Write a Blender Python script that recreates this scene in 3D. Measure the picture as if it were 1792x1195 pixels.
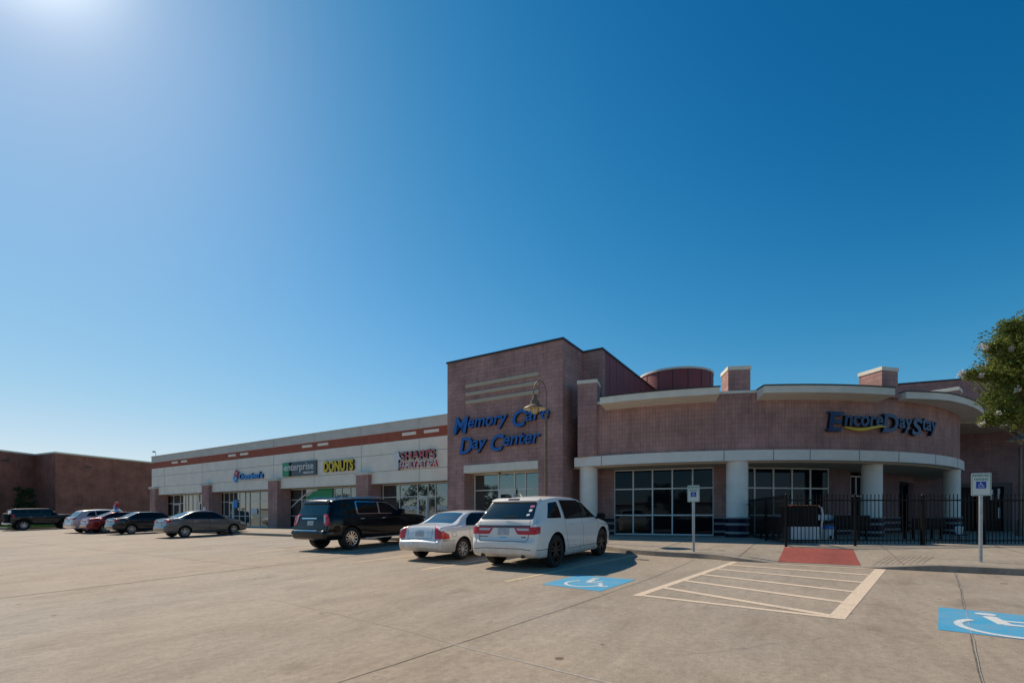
import bpy, bmesh, math, random
from mathutils import Matrix, Vector
from mathutils.bvhtree import BVHTree
from mathutils.geometry import delaunay_2d_cdt, tessellate_polygon
R = math.radians
random.seed(7)
for o in list(bpy.data.objects): bpy.data.objects.remove(o)
S = bpy.context.scene
COL = S.collection

# ------------------------------------------------------------------ camera, sky, sun, exposure
CAM_H, FPX, CXP, HYP = 1.6, 850.0, 896.0, 903.0      # eye height, focal length and horizon in photo pixels (1792 wide)
cd = bpy.data.cameras.new('camera'); cam = bpy.data.objects.new('camera', cd); COL.objects.link(cam)
cam.location = (0, 0, CAM_H); cam.rotation_euler = (R(90), 0, 0)
cd.sensor_width = 36; cd.lens = FPX / 1792 * 36; cd.shift_y = (HYP - 597.5) / 1792
cd.clip_start = .05; cd.clip_end = 6000
S.camera = cam
SUN_AZ, SUN_EL = -46.0, 42.0                          # azimuth from +Y towards +X
w = bpy.data.worlds.new("World"); S.world = w; w.use_nodes = True
nt = w.node_tree; bg = nt.nodes['Background']
sky = nt.nodes.new('ShaderNodeTexSky'); sky.sky_type = 'NISHITA'; sky.sun_disc = False
sky.sun_elevation = R(SUN_EL); sky.sun_rotation = R(SUN_AZ)
sky.air_density = 1.0; sky.dust_density = .3; sky.ozone_density = 3.0; sky.altitude = 200
SKY = .07                                              # world strength; the curves deepen the blue of the dry polarised sky
def vmul(src, k):
    n = nt.nodes.new('ShaderNodeVectorMath'); n.operation = 'SCALE'; nt.links.new(src, n.inputs[0]); n.inputs['Scale'].default_value = k; return n.outputs[0]
cv = nt.nodes.new('ShaderNodeRGBCurve'); cv.mapping.extend = 'EXTRAPOLATED'; cv.mapping.use_clip = False
for ci, pts in enumerate(([(0, 0), (.065, .005), (.10, .030), (.14, .082), (.19, .165), (.25, .262), (.32, .372), (.392, .497), (1, 1.2)],
                          [(0, 0), (.112, .118), (.16, .205), (.22, .31), (.32, .465), (.42, .58), (.552, .70), (1, 1.1)],
                          [(0, 0), (.212, .314), (.28, .44), (.376, .59), (.49, .745), (.60, .81), (.708, .855), (1, 1.1)])):
    c = cv.mapping.curves[ci].points
    c[0].location = pts[0]; c[1].location = pts[-1]
    for p in pts[1:-1]: c.new(*p)
cv.mapping.update()
nt.links.new(vmul(sky.outputs[0], .07), cv.inputs['Color']); SDIR = (math.sin(R(SUN_AZ)) * math.cos(R(SUN_EL)), math.cos(R(SUN_AZ)) * math.cos(R(SUN_EL)), math.sin(R(SUN_EL)))
gc = nt.nodes.new('ShaderNodeTexCoord'); dt = nt.nodes.new('ShaderNodeVectorMath'); dt.operation = 'DOT_PRODUCT'; dt.inputs[1].default_value = SDIR
nt.links.new(gc.outputs['Generated'], dt.inputs[0]); mxm = nt.nodes.new('ShaderNodeMath'); mxm.operation = 'MAXIMUM'; mxm.inputs[1].default_value = 0; nt.links.new(dt.outputs['Value'], mxm.inputs[0])
pw = nt.nodes.new('ShaderNodeMath'); pw.operation = 'POWER'; pw.inputs[1].default_value = 380; nt.links.new(mxm.outputs[0], pw.inputs[0])   # the bright aureole close round the sun
au = nt.nodes.new('ShaderNodeMix'); au.data_type = 'RGBA'; au.inputs[6].default_value = (0, 0, 0, 1); au.inputs[7].default_value = (1.1, 1.1, .9, 1); nt.links.new(pw.outputs[0], au.inputs[0])
ad = nt.nodes.new('ShaderNodeVectorMath'); ad.operation = 'ADD'; nt.links.new(cv.outputs[0], ad.inputs[0]); nt.links.new(au.outputs[2], ad.inputs[1])
nt.links.new(vmul(ad.outputs[0], 1 / .07), bg.inputs[0]); bg.inputs[1].default_value = SKY
sd = bpy.data.lights.new('sun', 'SUN'); sd.energy = 4.7; sd.angle = R(.5); sd.color = (1, .86, .70)
sun = bpy.data.objects.new('sun', sd); COL.objects.link(sun)
sdir = Vector((math.sin(R(SUN_AZ)) * math.cos(R(SUN_EL)), math.cos(R(SUN_AZ)) * math.cos(R(SUN_EL)), math.sin(R(SUN_EL))))
sun.rotation_euler = sdir.to_track_quat('Z', 'Y').to_euler(); sun.location = sdir * 200
S.view_settings.view_transform = 'Standard'; S.view_settings.look = 'None'
S.view_settings.exposure = 0.0; S.view_settings.gamma = 1
S.render.engine = 'CYCLES'

# ------------------------------------------------------------------ frames: the lot and the shops run along one direction
LOT_ANG = -32.1
BX, BY = math.sin(R(32.1)), math.cos(R(32.1))
LOT = Matrix.Rotation(R(LOT_ANG), 4, 'Z')              # lot frame: x along the shop fronts (to the right), y towards them
WORLD = Matrix.Identity(4)
SLOPE = .03
def gz(b): return SLOPE * max(-60, min(b, 16.6))       # the lot rises gently towards the kerb
def lx(u, b):                                           # metres along a shop front at depth b for a photo column
    d = (u - CXP) / FPX; t = b / (BX * d + BY); return BY * d * t - BX * t
def ly(u, b): d = (u - CXP) / FPX; return b / (BX * d + BY)
def lz(v, u, b): return CAM_H + (HYP - v) * ly(u, b) / FPX
MW = {}
def col(h): return tuple(h) + (1,)

# ------------------------------------------------------------------ materials
def mat(name): 
    m = bpy.data.materials.new(name); m.use_nodes = True
    return m, m.node_tree, m.node_tree.nodes['Principled BSDF']
def N(t, k, **kw):
    n = t.nodes.new(k)
    for a, b in kw.items(): setattr(n, a, b)
    return n
def noise(t, scale, detail=4, vec=None, rough=.55):
    n = N(t, 'ShaderNodeTexNoise'); n.inputs['Scale'].default_value = scale; n.inputs['Detail'].default_value = detail
    n.inputs['Roughness'].default_value = rough
    if vec is not None: t.links.new(vec, n.inputs['Vector'])
    return n
def ramp(t, src, stops):
    r = N(t, 'ShaderNodeValToRGB'); e = r.color_ramp.elements
    while len(e) > 1: e.remove(e[-1])
    e[0].position = stops[0][0]; e[0].color = col(stops[0][1])
    for p, c in stops[1:]:
        q = e.new(p); q.color = col(c)
    t.links.new(src, r.inputs[0]); return r
def mixc(t, f, a, b, mode='MIX'):
    m = N(t, 'ShaderNodeMix', data_type='RGBA', blend_type=mode)
    for s, i in ((f, 0), (a, 6), (b, 7)):
        if isinstance(s, (int, float)): m.inputs[i].default_value = s
        elif isinstance(s, tuple): m.inputs[i].default_value = col(s) if len(s) == 3 else s
        else: t.links.new(s, m.inputs[i])
    return m.outputs[2]
def bump(t, p, src, strength=.3, dist=.01):
    b = N(t, 'ShaderNodeBump'); b.inputs['Strength'].default_value = strength; b.inputs['Distance'].default_value = dist
    t.links.new(src, b.inputs['Height']); t.links.new(b.outputs[0], p.inputs['Normal'])
def plain(name, c, rough=.6, metal=0, coat=0, var=.12, scale=6, bmp=0, spec=None):
    m, t, p = mat(name)
    tc = N(t, 'ShaderNodeTexCoord')
    if var:
        n = noise(t, scale, 5, tc.outputs['Object'])
        k = tuple(x * (1 - var) for x in c); k2 = tuple(min(1, x * (1 + var)) for x in c)
        r = ramp(t, n.outputs[0], [(.3, k), (.7, k2)]); t.links.new(r.outputs[0], p.inputs['Base Color'])
        if bmp: bump(t, p, n.outputs[0], bmp, .01)
    else: p.inputs['Base Color'].default_value = col(c)
    p.inputs['Roughness'].default_value = rough; p.inputs['Metallic'].default_value = metal
    p.inputs['Coat Weight'].default_value = coat; p.inputs['Coat Roughness'].default_value = .03
    if spec is not None: p.inputs['Specular IOR Level'].default_value = spec
    return m
def worn(name, c, under=(.30, .25, .20), amt=.5):
    m, t, p = mat(name); g = N(t, 'ShaderNodeNewGeometry'); pos = g.outputs['Position']
    a, b, d = noise(t, 38, 5, pos, .7), noise(t, 2.3, 4, pos), noise(t, 160, 2, pos)
    ad = N(t, 'ShaderNodeMath', operation='MULTIPLY_ADD'); t.links.new(b.outputs[0], ad.inputs[0]); ad.inputs[1].default_value = .55; t.links.new(a.outputs[0], ad.inputs[2])
    w_ = ramp(t, ad.outputs[0], [(.60, (0, 0, 0)), (.74, (0, 0, 0)), (.90, (amt,) * 3)])
    v = ramp(t, d.outputs[0], [(.3, tuple(x * .86 for x in c)), (.7, tuple(min(1, x * 1.1) for x in c))]); v2 = ramp(t, b.outputs[0], [(.3, (.88,) * 3), (.7, (1.06,) * 3)])
    o = mixc(t, w_.outputs[0], mixc(t, 1, v.outputs[0], v2.outputs[0], 'MULTIPLY'), under)
    t.links.new(o, p.inputs['Base Color']); p.inputs['Roughness'].default_value = .85; return m
def brick(name, c1, c2, mortar, bw=.4, bh=.2, mw=.008, rough=.9, stain=.25, stack=False, split=None):
    m, t, p = mat(name)
    uv = N(t, 'ShaderNodeUVMap'); br = N(t, 'ShaderNodeTexBrick')
    t.links.new(uv.outputs[0], br.inputs['Vector'])
    br.inputs['Scale'].default_value = 1; br.inputs['Brick Width'].default_value = bw; br.inputs['Row Height'].default_value = bh
    br.inputs['Mortar Size'].default_value = mw; br.inputs['Mortar Smooth'].default_value = .3; br.inputs['Bias'].default_value = 0
    br.inputs['Color1'].default_value = col(c1); br.inputs['Color2'].default_value = col(c2); br.inputs['Mortar'].default_value = col(mortar)
    if stack: br.offset = 0
    n = noise(t, .8, 6, uv.outputs[0]); n2 = noise(t, 45, 3, uv.outputs[0])
    r = ramp(t, n.outputs[0], [(.3, (1 - stain,) * 3), (.7, (1 + stain * .4,) * 3)])
    c = mixc(t, 1, br.outputs['Color'], r.outputs[0], 'MULTIPLY')
    r2 = ramp(t, n2.outputs[0], [(.3, (.86,) * 3), (.7, (1.12,) * 3)])
    c = mixc(t, 1, c, r2.outputs[0], 'MULTIPLY')
    sm = N(t, 'ShaderNodeMapping'); sm.inputs['Scale'].default_value = (2.2, .22, 1); t.links.new(uv.outputs[0], sm.inputs[0]); n3 = noise(t, 1.6, 5, sm.outputs[0], .7)
    r3 = ramp(t, n3.outputs[0], [(.32, (.80,) * 3), (.5, (1,) * 3), (.7, (1.10,) * 3)]); c = mixc(t, 1, c, r3.outputs[0], 'MULTIPLY')
    t.links.new(c, p.inputs['Base Color']); p.inputs['Roughness'].default_value = rough
    mx = N(t, 'ShaderNodeMath', operation='MULTIPLY_ADD'); t.links.new(br.outputs['Fac'], mx.inputs[0]); mx.inputs[1].default_value = -1.0
    t.links.new(n2.outputs[0], mx.inputs[2]); bump(t, p, mx.outputs[0], .5, .012)
    return m
def concrete(name, c, dark=.72, lite=1.12, spots=True, fine=90):
    m, t, p = mat(name)
    g = N(t, 'ShaderNodeNewGeometry'); pos = g.outputs['Position']
    mp = N(t, 'ShaderNodeMapping'); mp.inputs['Rotation'].default_value = (0, 0, R(32.1)); t.links.new(pos, mp.inputs[0])
    st = N(t, 'ShaderNodeMapping'); st.inputs['Scale'].default_value = (1, .4, 1); t.links.new(mp.outputs[0], st.inputs[0])
    big = noise(t, .28, 6, pos, .6); mid = noise(t, 1.7, 7, st.outputs[0], .65); fn = noise(t, fine, 3, pos)
    a = ramp(t, big.outputs[0], [(.32, tuple(x * dark * 1.08 for x in c)), (.5, c), (.68, tuple(x * lite for x in c))])
    b = ramp(t, mid.outputs[0], [(.3, (.84, .83, .81)), (.5, (.99, .99, .99)), (.70, (1.10, 1.09, 1.08))])
    o = mixc(t, 1, a.outputs[0], b.outputs[0], 'MULTIPLY')
    st2 = N(t, 'ShaderNodeMapping'); st2.inputs['Scale'].default_value = (1, .15, 1); t.links.new(mp.outputs[0], st2.inputs[0])
    br2 = noise(t, 9, 4, st2.outputs[0], .7); rb = ramp(t, br2.outputs[0], [(.3, (.90,) * 3), (.5, (1,) * 3), (.72, (1.07,) * 3)]); o = mixc(t, 1, o, rb.outputs[0], 'MULTIPLY')
    md2 = noise(t, 11, 6, pos, .75); rm = ramp(t, md2.outputs[0], [(.34, (.84,) * 3), (.5, (1,) * 3), (.66, (1.12,) * 3)]); o = mixc(t, 1, o, rm.outputs[0], 'MULTIPLY')
    f = ramp(t, fn.outputs[0], [(.3, (.74,) * 3), (.7, (1.2,) * 3)]); o = mixc(t, 1, o, f.outputs[0], 'MULTIPLY')
    sp = noise(t, 420, 2, pos); fs = ramp(t, sp.outputs[0], [(.34, (.62,) * 3), (.5, (1,) * 3), (.68, (1.25,) * 3)]); o = mixc(t, .8, o, fs.outputs[0], 'MULTIPLY')
    if spots:
        wv = N(t, 'ShaderNodeTexVoronoi'); wv.inputs['Scale'].default_value = 1.5; t.links.new(pos, wv.inputs['Vector'])
        nn = noise(t, 3.2, 3, pos)
        dm = N(t, 'ShaderNodeMath', operation='MULTIPLY_ADD'); t.links.new(nn.outputs[0], dm.inputs[0]); dm.inputs[1].default_value = .34; t.links.new(wv.outputs['Distance'], dm.inputs[2])
        s = ramp(t, dm.outputs[0], [(.20, (.30, .27, .24)), (.222, (1, 1, 1))])
        o = mixc(t, .8, o, s.outputs[0], 'MULTIPLY')
        oil = noise(t, .75, 4, pos, .5); so = ramp(t, oil.outputs[0], [(.62, (1, 1, 1)), (.74, (.74, .72, .69))]); o = mixc(t, 1, o, so.outputs[0], 'MULTIPLY')
        g2 = noise(t, .11, 3, pos); rr = ramp(t, g2.outputs[0], [(.4, (1.03, .98, .93)), (.62, (.95, 1.0, 1.04))]); o = mixc(t, 1, o, rr.outputs[0], 'MULTIPLY')
    t.links.new(o, p.inputs['Base Color']); p.inputs['Roughness'].default_value = .86; p.inputs['Specular IOR Level'].default_value = .3
    bump(t, p, fn.outputs[0], .35, .006)
    return m
def glass(name, c=(.012, .018, .022), refl=.3, tint=(.75, .88, .95), rough=.01, wav=.003, top=1.0):
    m, t, p = mat(name)
    p.inputs['Base Color'].default_value = col(c); p.inputs['Roughness'].default_value = .3; p.inputs['Specular IOR Level'].default_value = 0
    gl = N(t, 'ShaderNodeBsdfGlossy'); gl.inputs['Color'].default_value = col(tint); gl.inputs['Roughness'].default_value = rough
    lw = N(t, 'ShaderNodeLayerWeight'); lw.inputs['Blend'].default_value = .25
    mr = N(t, 'ShaderNodeMapRange'); t.links.new(lw.outputs['Fresnel'], mr.inputs[0]); mr.inputs[3].default_value = refl; mr.inputs[4].default_value = top
    mx = N(t, 'ShaderNodeMixShader'); t.links.new(mr.outputs[0], mx.inputs[0]); t.links.new(p.outputs[0], mx.inputs[1]); t.links.new(gl.outputs[0], mx.inputs[2])
    t.links.new(mx.outputs[0], t.nodes['Material Output'].inputs[0])
    if wav:
        g = N(t, 'ShaderNodeTexCoord'); n = noise(t, .9, 1, g.outputs['Object']); b = N(t, 'ShaderNodeBump'); b.inputs['Strength'].default_value = .25; b.inputs['Distance'].default_value = wav * 3
        t.links.new(n.outputs[0], b.inputs['Height']); t.links.new(b.outputs[0], gl.inputs['Normal'])
    return m
def paint(name, c, metal=0, rough=.32, coat=1):
    m, t, p = mat(name)
    tc = N(t, 'ShaderNodeTexCoord'); sp = N(t, 'ShaderNodeSeparateXYZ'); t.links.new(tc.outputs['Object'], sp.inputs[0])
    n = noise(t, 5, 5, tc.outputs['Object'])
    ad = N(t, 'ShaderNodeMath', operation='MULTIPLY_ADD'); t.links.new(n.outputs[0], ad.inputs[0]); ad.inputs[1].default_value = .5; t.links.new(sp.outputs[2], ad.inputs[2])
    r = ramp(t, ad.outputs[0], [(.42, (.60, .54, .47)), (.85, (1, 1, 1))])      # road dust low on the body
    dust = mixc(t, 1, c, r.outputs[0], 'MULTIPLY')
    t.links.new(dust, p.inputs['Base Color']); p.inputs['Metallic'].default_value = metal; p.inputs['Roughness'].default_value = rough
    p.inputs['Specular IOR Level'].default_value = .12
    p.inputs['Coat Weight'].default_value = coat; p.inputs['Coat Roughness'].default_value = .03
    return m
M = {}
M['lot'] = concrete('lot concrete', (.375, .312, .240), .84, 1.08)
M['walk'] = concrete('walkway concrete', (.37, .315, .245), .85, 1.08, False)
M['kerb'] = concrete('kerb concrete', (.30, .26, .21), .7, 1.1, False)
M['joint'] = plain('joint filler', (.15, .125, .10), .9, var=.5, scale=5)
M['jointdark'] = plain('dark joint filler', (.08, .065, .055), .9, var=.4, scale=3)
M['jointpale'] = plain('pale joint filler', (.40, .36, .30), .9, var=.3, scale=30)
M['pink'] = brick('pink split block', (.49, .275, .235), (.40, .232, .205), (.26, .172, .158), .4, .2, .009, stain=.3)
M['pinkrun'] = brick('pink fluted block', (.53, .285, .235), (.44, .25, .21), (.345, .20, .17), .13, .2, .009, stain=.35, stack=True)
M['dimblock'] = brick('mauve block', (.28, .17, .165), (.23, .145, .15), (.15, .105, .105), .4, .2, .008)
M['redbrick'] = brick('red brown brick', (.37, .145, .105), (.30, .12, .09), (.21, .105, .085), .4, .2, .01, stain=.3)
M['cream'] = plain('cream stucco', (.78, .72, .60), .9, var=.07, scale=2.5, bmp=.05)
M['fascia'] = plain('pale stucco fascia', (.86, .78, .65), .92, var=.07, scale=1.2, bmp=.05)
M['parapet'] = plain('grey parapet stucco', (.60, .57, .50), .92, var=.08, scale=1.5)
M['soffit'] = plain('tan soffit', (.48, .41, .31), .9, var=.06)
M['groove'] = plain('panel groove', (.22, .20, .175), .9, var=0)
M['redband'] = plain('brick red stucco', (.36, .095, .055), .85, var=.12, scale=2)
M['redmetal'] = plain('red roof panels', (.26, .052, .05), .6, var=.12, scale=.8)
M['reddark'] = plain('dark red joint', (.09, .02, .02), .6, var=0)
M['navy'] = plain('navy glazed block', (.006, .010, .028), .35, var=.3, scale=4, spec=.15)
M['stripe'] = plain('pale stripe block', (.27, .27, .26), .7)
M['colwhite'] = plain('painted column', (.82, .77, .68), .85, var=.06, scale=2)
M['darkcap'] = plain('dark metal flashing', (.03, .028, .03), .5)
M['mullion'] = plain('pale aluminium', (.74, .74, .70), .5, 0, var=.05)
M['glass'] = glass('shop glass', (.035, .045, .048), refl=.28, tint=(.66, .72, .68))
M['glassblack'] = glass('unlit door glass', (.003, .004, .005), refl=.015, tint=(.35, .42, .45))
M['glassdark'] = glass('dark shop glass', (.006, .008, .011), refl=.025, tint=(.40, .52, .60), top=.5)
M['carglass'] = glass('car glass', (.006, .008, .009), refl=.05, tint=(.42, .48, .48), wav=0)
M['reartint'] = glass('rear car glass', (.01, .014, .018), refl=.34, tint=(.72, .80, .82), wav=0)
M['smoked'] = glass('smoked rear glass', (.008, .01, .012), refl=.10, tint=(.7, .8, .8), wav=0)
M['rubber'] = plain('tyre rubber', (.018, .017, .016), .8, var=.3, scale=20)
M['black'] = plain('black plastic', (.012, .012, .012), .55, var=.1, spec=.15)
M['well'] = plain('wheel well black', (.006, .006, .006), .95, var=0)
M['chrome'] = plain('chrome', (.75, .75, .76), .12, 1, var=0)
M['alloy'] = plain('alloy', (.62, .62, .63), .32, .7, var=.08)
M['alloydark'] = plain('black alloy', (.012, .012, .013), .35, 0, var=.1)
M['redlens'] = plain('red lens', (.60, .008, .008), .3, 0, .25, var=.25, scale=40)
M['darkred'] = plain('smoked red lens', (.09, .004, .006), .12, 0, 1, var=.2, scale=40)
M['whitelens'] = plain('clear lens', (.55, .53, .52), .12, 0, 1, var=.1, scale=40)
M['plate'] = plain('licence plate', (.46, .47, .48), .5, var=.25, scale=26)
M['white'] = plain('white paint', (.72, .71, .66), .7, var=.14, scale=14)
M['line'] = worn('cream road paint', (.78, .62, .45))
M['lineyellow'] = worn('yellowed road paint', (.72, .54, .30), amt=.7)
M['bluepaint'] = worn('blue road paint', (.05, .37, .60), amt=.45)
M['padwhite'] = worn('white road paint', (.74, .72, .66), (.06, .36, .58), .5)
M['redramp'] = concrete('red ramp', (.34, .088, .068), .8, 1.15, False)
M['grass'] = plain('grass blades', (.10, .19, .03), .9, var=.4, scale=3)
M['signblue'] = plain('blue sign letter', (.008, .12, .42), .4, var=.05)
M['signnavy'] = plain('navy sign letter', (.006, .04, .13), .35, var=.05)
M['signedge'] = plain('dark letter return', (.008, .01, .02), .5, var=0)
M['yellow'] = plain('yellow sign face', (.72, .52, .01), .5, var=.04)
M['signred'] = plain('red sign face', (.55, .02, .03), .5, var=.04)
M['signwhite'] = plain('white sign face', (.70, .70, .68), .5, var=.03)
M['skyblue'] = plain('bright blue sign face', (.015, .30, .72), .45, var=.04)
M['green'] = plain('green sign panel', (.01, .30, .13), .5, var=.04)
M['slate'] = plain('slate sign panel', (.07, .10, .115), .5, var=.04)
M['iron'] = plain('black iron', (.005, .005, .006), .45, var=.1, spec=.15)
M['galv'] = plain('galvanised steel', (.36, .39, .40), .4, .6, var=.15, scale=12)
M['bronze'] = plain('bronze lamp paint', (.17, .12, .075), .5, .15, var=.2, scale=9)
M['lampglass'] = plain('amber ribbed glass', (.55, .45, .27), .2, var=.2, scale=40)
M['lampwhite'] = plain('white shade lining', (.75, .68, .52), .5, var=.05)
M['signgreen'] = plain('sign green ink', (.015, .17, .11), .6, var=0)
M['signplate'] = plain('sign plate', (.62, .66, .60), .45, var=.06, scale=8)
M['signback'] = plain('sign blue ink', (.01, .06, .36), .5, var=0)
M['bark'] = plain('bark', (.12, .085, .06), .9, var=.35, scale=14, bmp=.4)
M['flower'] = plain('white blossom', (.62, .58, .50), .8, var=.12)
M['orange'] = plain('terracotta slab', (.36, .12, .06), .7, var=.25, scale=20)
M['bluelid'] = plain('blue plastic', (.02, .17, .55), .4, var=.05)
def leafmat(name, a, b, tr=.3):
    m, t, p = mat(name)
    g = N(t, 'ShaderNodeNewGeometry'); n = noise(t, 2.2, 3, g.outputs['Position']); n2 = noise(t, 22, 2, g.outputs['Position'])
    ad = N(t, 'ShaderNodeMath', operation='ADD'); t.links.new(n.outputs[0], ad.inputs[0]); t.links.new(n2.outputs[0], ad.inputs[1])
    r = ramp(t, ad.outputs[0], [(.38, a), (.62, b)]) ; r.color_ramp.elements[0].position = .8; r.color_ramp.elements[1].position = 1.0
    r.color_ramp.elements[0].position = .35
    hf = N(t, 'ShaderNodeMath', operation='MULTIPLY'); t.links.new(ad.outputs[0], hf.inputs[0]); hf.inputs[1].default_value = .5; t.links.new(hf.outputs[0], r.inputs[0])
    r.color_ramp.elements[1].position = .62
    t.links.new(r.outputs[0], p.inputs['Base Color']); p.inputs['Roughness'].default_value = .6; p.inputs['Specular IOR Level'].default_value = .1
    tl = N(t, 'ShaderNodeBsdfTranslucent'); t.links.new(r.outputs[0], tl.inputs[0]); mx = N(t, 'ShaderNodeMixShader'); mx.inputs[0].default_value = tr
    t.links.new(p.outputs[0], mx.inputs[1]); t.links.new(tl.outputs[0], mx.inputs[2]); t.links.new(mx.outputs[0], t.nodes['Material Output'].inputs[0])
    return m
M['leaf'] = leafmat('crape myrtle leaf', (.06, .095, .022), (.23, .26, .06))
M['leafdark'] = leafmat('dark evergreen leaf', (.016, .034, .016), (.04, .07, .03), .15)

# ------------------------------------------------------------------ mesh building
def tag(o, label=None, cat=None, group=None, kind=None):
    for k, v in (('label', label), ('category', cat), ('group', group), ('kind', kind)):
        if v: o[k] = v
    return o
def thing(name, label, cat, mw, group=None):
    o = bpy.data.objects.new(name, None); COL.objects.link(o); o.matrix_world = mw; o.empty_display_size = .2
    MW[o.name] = mw.copy(); return tag(o, label, cat, group)
def sub(name, parent):                                   # an Empty part (a wheel) under a thing
    o = bpy.data.objects.new(name, None); COL.objects.link(o); o.parent = parent
    MW[o.name] = MW[parent.name].copy(); return o
class MB:
    def __init__(s): s.v = []; s.f = []; s.uv = []; s.m = []
    def face(s, pts, uv=None, mi=0):
        i = len(s.v); s.v += [Vector(p) for p in pts]; s.f.append(tuple(range(i, i + len(pts)))); s.m.append(mi)
        if uv is None:
            p = [Vector(q) for q in pts]; n = (p[1] - p[0]).cross(p[2] - p[0])
            ax = max(range(3), key=lambda k: abs(n[k]))
            uv = [((q.y, q.z) if ax == 0 else (q.x, q.z) if ax == 1 else (q.x, q.y)) for q in p]
        s.uv.append(uv); return s
    def box(s, x0, x1, y0, y1, z0, z1, mi=0):
        if x0 > x1: x0, x1 = x1, x0
        a = [(x0, y0), (x1, y0), (x1, y1), (x0, y1)]
        for k in range(4):
            p, q = a[k], a[(k + 1) % 4]; s.face([(*p, z0), (*q, z0), (*q, z1), (*p, z1)], mi=mi)
        s.face([(*p, z1) for p in a], mi=mi); s.face([(*p, z0) for p in reversed(a)], mi=mi); return s
    def obox(s, c, ax, hx, hy, z0, z1, mi=0):            # box with its x axis along ax (2D)
        ax = Vector(ax).normalized(); ay = Vector((-ax.y, ax.x)); c = Vector(c[:2])
        a = [c - ax * hx - ay * hy, c + ax * hx - ay * hy, c + ax * hx + ay * hy, c - ax * hx + ay * hy]
        L = [2 * hx, 2 * hy, 2 * hx, 2 * hy]; off = 0
        for k in range(4):
            p, q = a[k], a[(k + 1) % 4]
            s.face([(*p, z0), (*q, z0), (*q, z1), (*p, z1)], [(off, z0), (off + L[k], z0), (off + L[k], z1), (off, z1)], mi); off += L[k]
        s.face([(*p, z1) for p in a], mi=mi); s.face([(*p, z0) for p in reversed(a)], mi=mi); return s
    def prism(s, poly, z0, z1, mi=0):
        n = len(poly); off = 0
        for k in range(n):
            p, q = Vector(poly[k]), Vector(poly[(k + 1) % n]); L = (q - p).length
            s.face([(*p, z0), (*q, z0), (*q, z1), (*p, z1)], [(off, z0), (off + L, z0), (off + L, z1), (off, z1)], mi); off += L
        t = tessellate_polygon([[Vector((*p, 0)) for p in poly]])
        for a, b, c in t:
            s.face([(*poly[a], z1), (*poly[b], z1), (*poly[c], z1)], mi=mi); s.face([(*poly[c], z0), (*poly[b], z0), (*poly[a], z0)], mi=mi)
        return s
    def arc(s, c, r0, r1, t0, t1, z0, z1, n=48, mi=0, z0i=None):  # ring piece; angle from -Y towards +X
        z0i = z0 if z0i is None else z0i
        P = lambda r, t: (c[0] + r * math.sin(t), c[1] - r * math.cos(t))
        for k in range(n):
            a, b = R(t0 + (t1 - t0) * k / n), R(t0 + (t1 - t0) * (k + 1) / n)
            s.face([(*P(r1, a), z0), (*P(r1, b), z0), (*P(r1, b), z1), (*P(r1, a), z1)], [(a * r1, z0), (b * r1, z0), (b * r1, z1), (a * r1, z1)], mi)
            s.face([(*P(r0, b), z0i), (*P(r0, a), z0i), (*P(r0, a), z1), (*P(r0, b), z1)], [(b * r0, z0), (a * r0, z0), (a * r0, z1), (b * r0, z1)], mi)
            s.face([(*P(r1, a), z1), (*P(r1, b), z1), (*P(r0, b), z1), (*P(r0, a), z1)], mi=mi)
            s.face([(*P(r0, a), z0i), (*P(r0, b), z0i), (*P(r1, b), z0), (*P(r1, a), z0)], mi=mi)
        for t in ((t0, t1)):
            a = R(t); s.face([(*P(r0, a), z0i), (*P(r1, a), z0), (*P(r1, a), z1), (*P(r0, a), z1)], mi=mi)
        return s
    def cyl(s, c, r, z0, z1, n=32, r1=None, mi=0):
        r1 = r if r1 is None else r1
        for k in range(n):
            a, b = 2 * math.pi * k / n, 2 * math.pi * (k + 1) / n
            p = lambda rr, t, z: (c[0] + rr * math.cos(t), c[1] + rr * math.sin(t), z)
            s.face([p(r, a, z0), p(r, b, z0), p(r1, b, z1), p(r1, a, z1)], [(a * r, z0), (b * r, z0), (b * r, z1), (a * r, z1)], mi)
        s.face([(c[0] + r1 * math.cos(2 * math.pi * k / n), c[1] + r1 * math.sin(2 * math.pi * k / n), z1) for k in range(n)], mi=mi)
        s.face([(c[0] + r * math.cos(-2 * math.pi * k / n), c[1] + r * math.sin(-2 * math.pi * k / n), z0) for k in range(n)], mi=mi)
        return s
    def lathe(s, c, prof, n=28, mi=0, mat4=None):        # prof: (radius, height)
        for i in range(len(prof) - 1):
            (ra, za), (rb, zb) = prof[i], prof[i + 1]
            for k in range(n):
                a, b = 2 * math.pi * k / n, 2 * math.pi * (k + 1) / n
                q = [Vector((ra * math.cos(a), ra * math.sin(a), za)), Vector((ra * math.cos(b), ra * math.sin(b), za)),
                     Vector((rb * math.cos(b), rb * math.sin(b), zb)), Vector((rb * math.cos(a), rb * math.sin(a), zb))]
                if mat4: q = [mat4 @ x for x in q]
                q = [x + Vector(c) for x in q]
                if ra < 1e-6: q = [q[0], q[2], q[3]]
                elif rb < 1e-6: q = q[:3]
                s.face(q, mi=mi)
        return s
    def tube(s, path, r, n=8, mi=0, r1=None, cap=True):
        path = [Vector(p) for p in path]; rings = []; m = len(path)
        up = Vector((0, 0, 1))
        for i, p in enumerate(path):
            d = (path[min(i + 1, m - 1)] - path[max(i - 1, 0)]).normalized()
            x = d.cross(up if abs(d.z) < .95 else Vector((1, 0, 0))).normalized(); y = d.cross(x).normalized()
            rr = r if r1 is None else r + (r1 - r) * i / (m - 1)
            rings.append([p + (x * math.cos(2 * math.pi * k / n) + y * math.sin(2 * math.pi * k / n)) * rr for k in range(n)])
        for i in range(m - 1):
            for k in range(n): s.face([rings[i][k], rings[i][(k + 1) % n], rings[i + 1][(k + 1) % n], rings[i + 1][k]], mi=mi)
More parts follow.
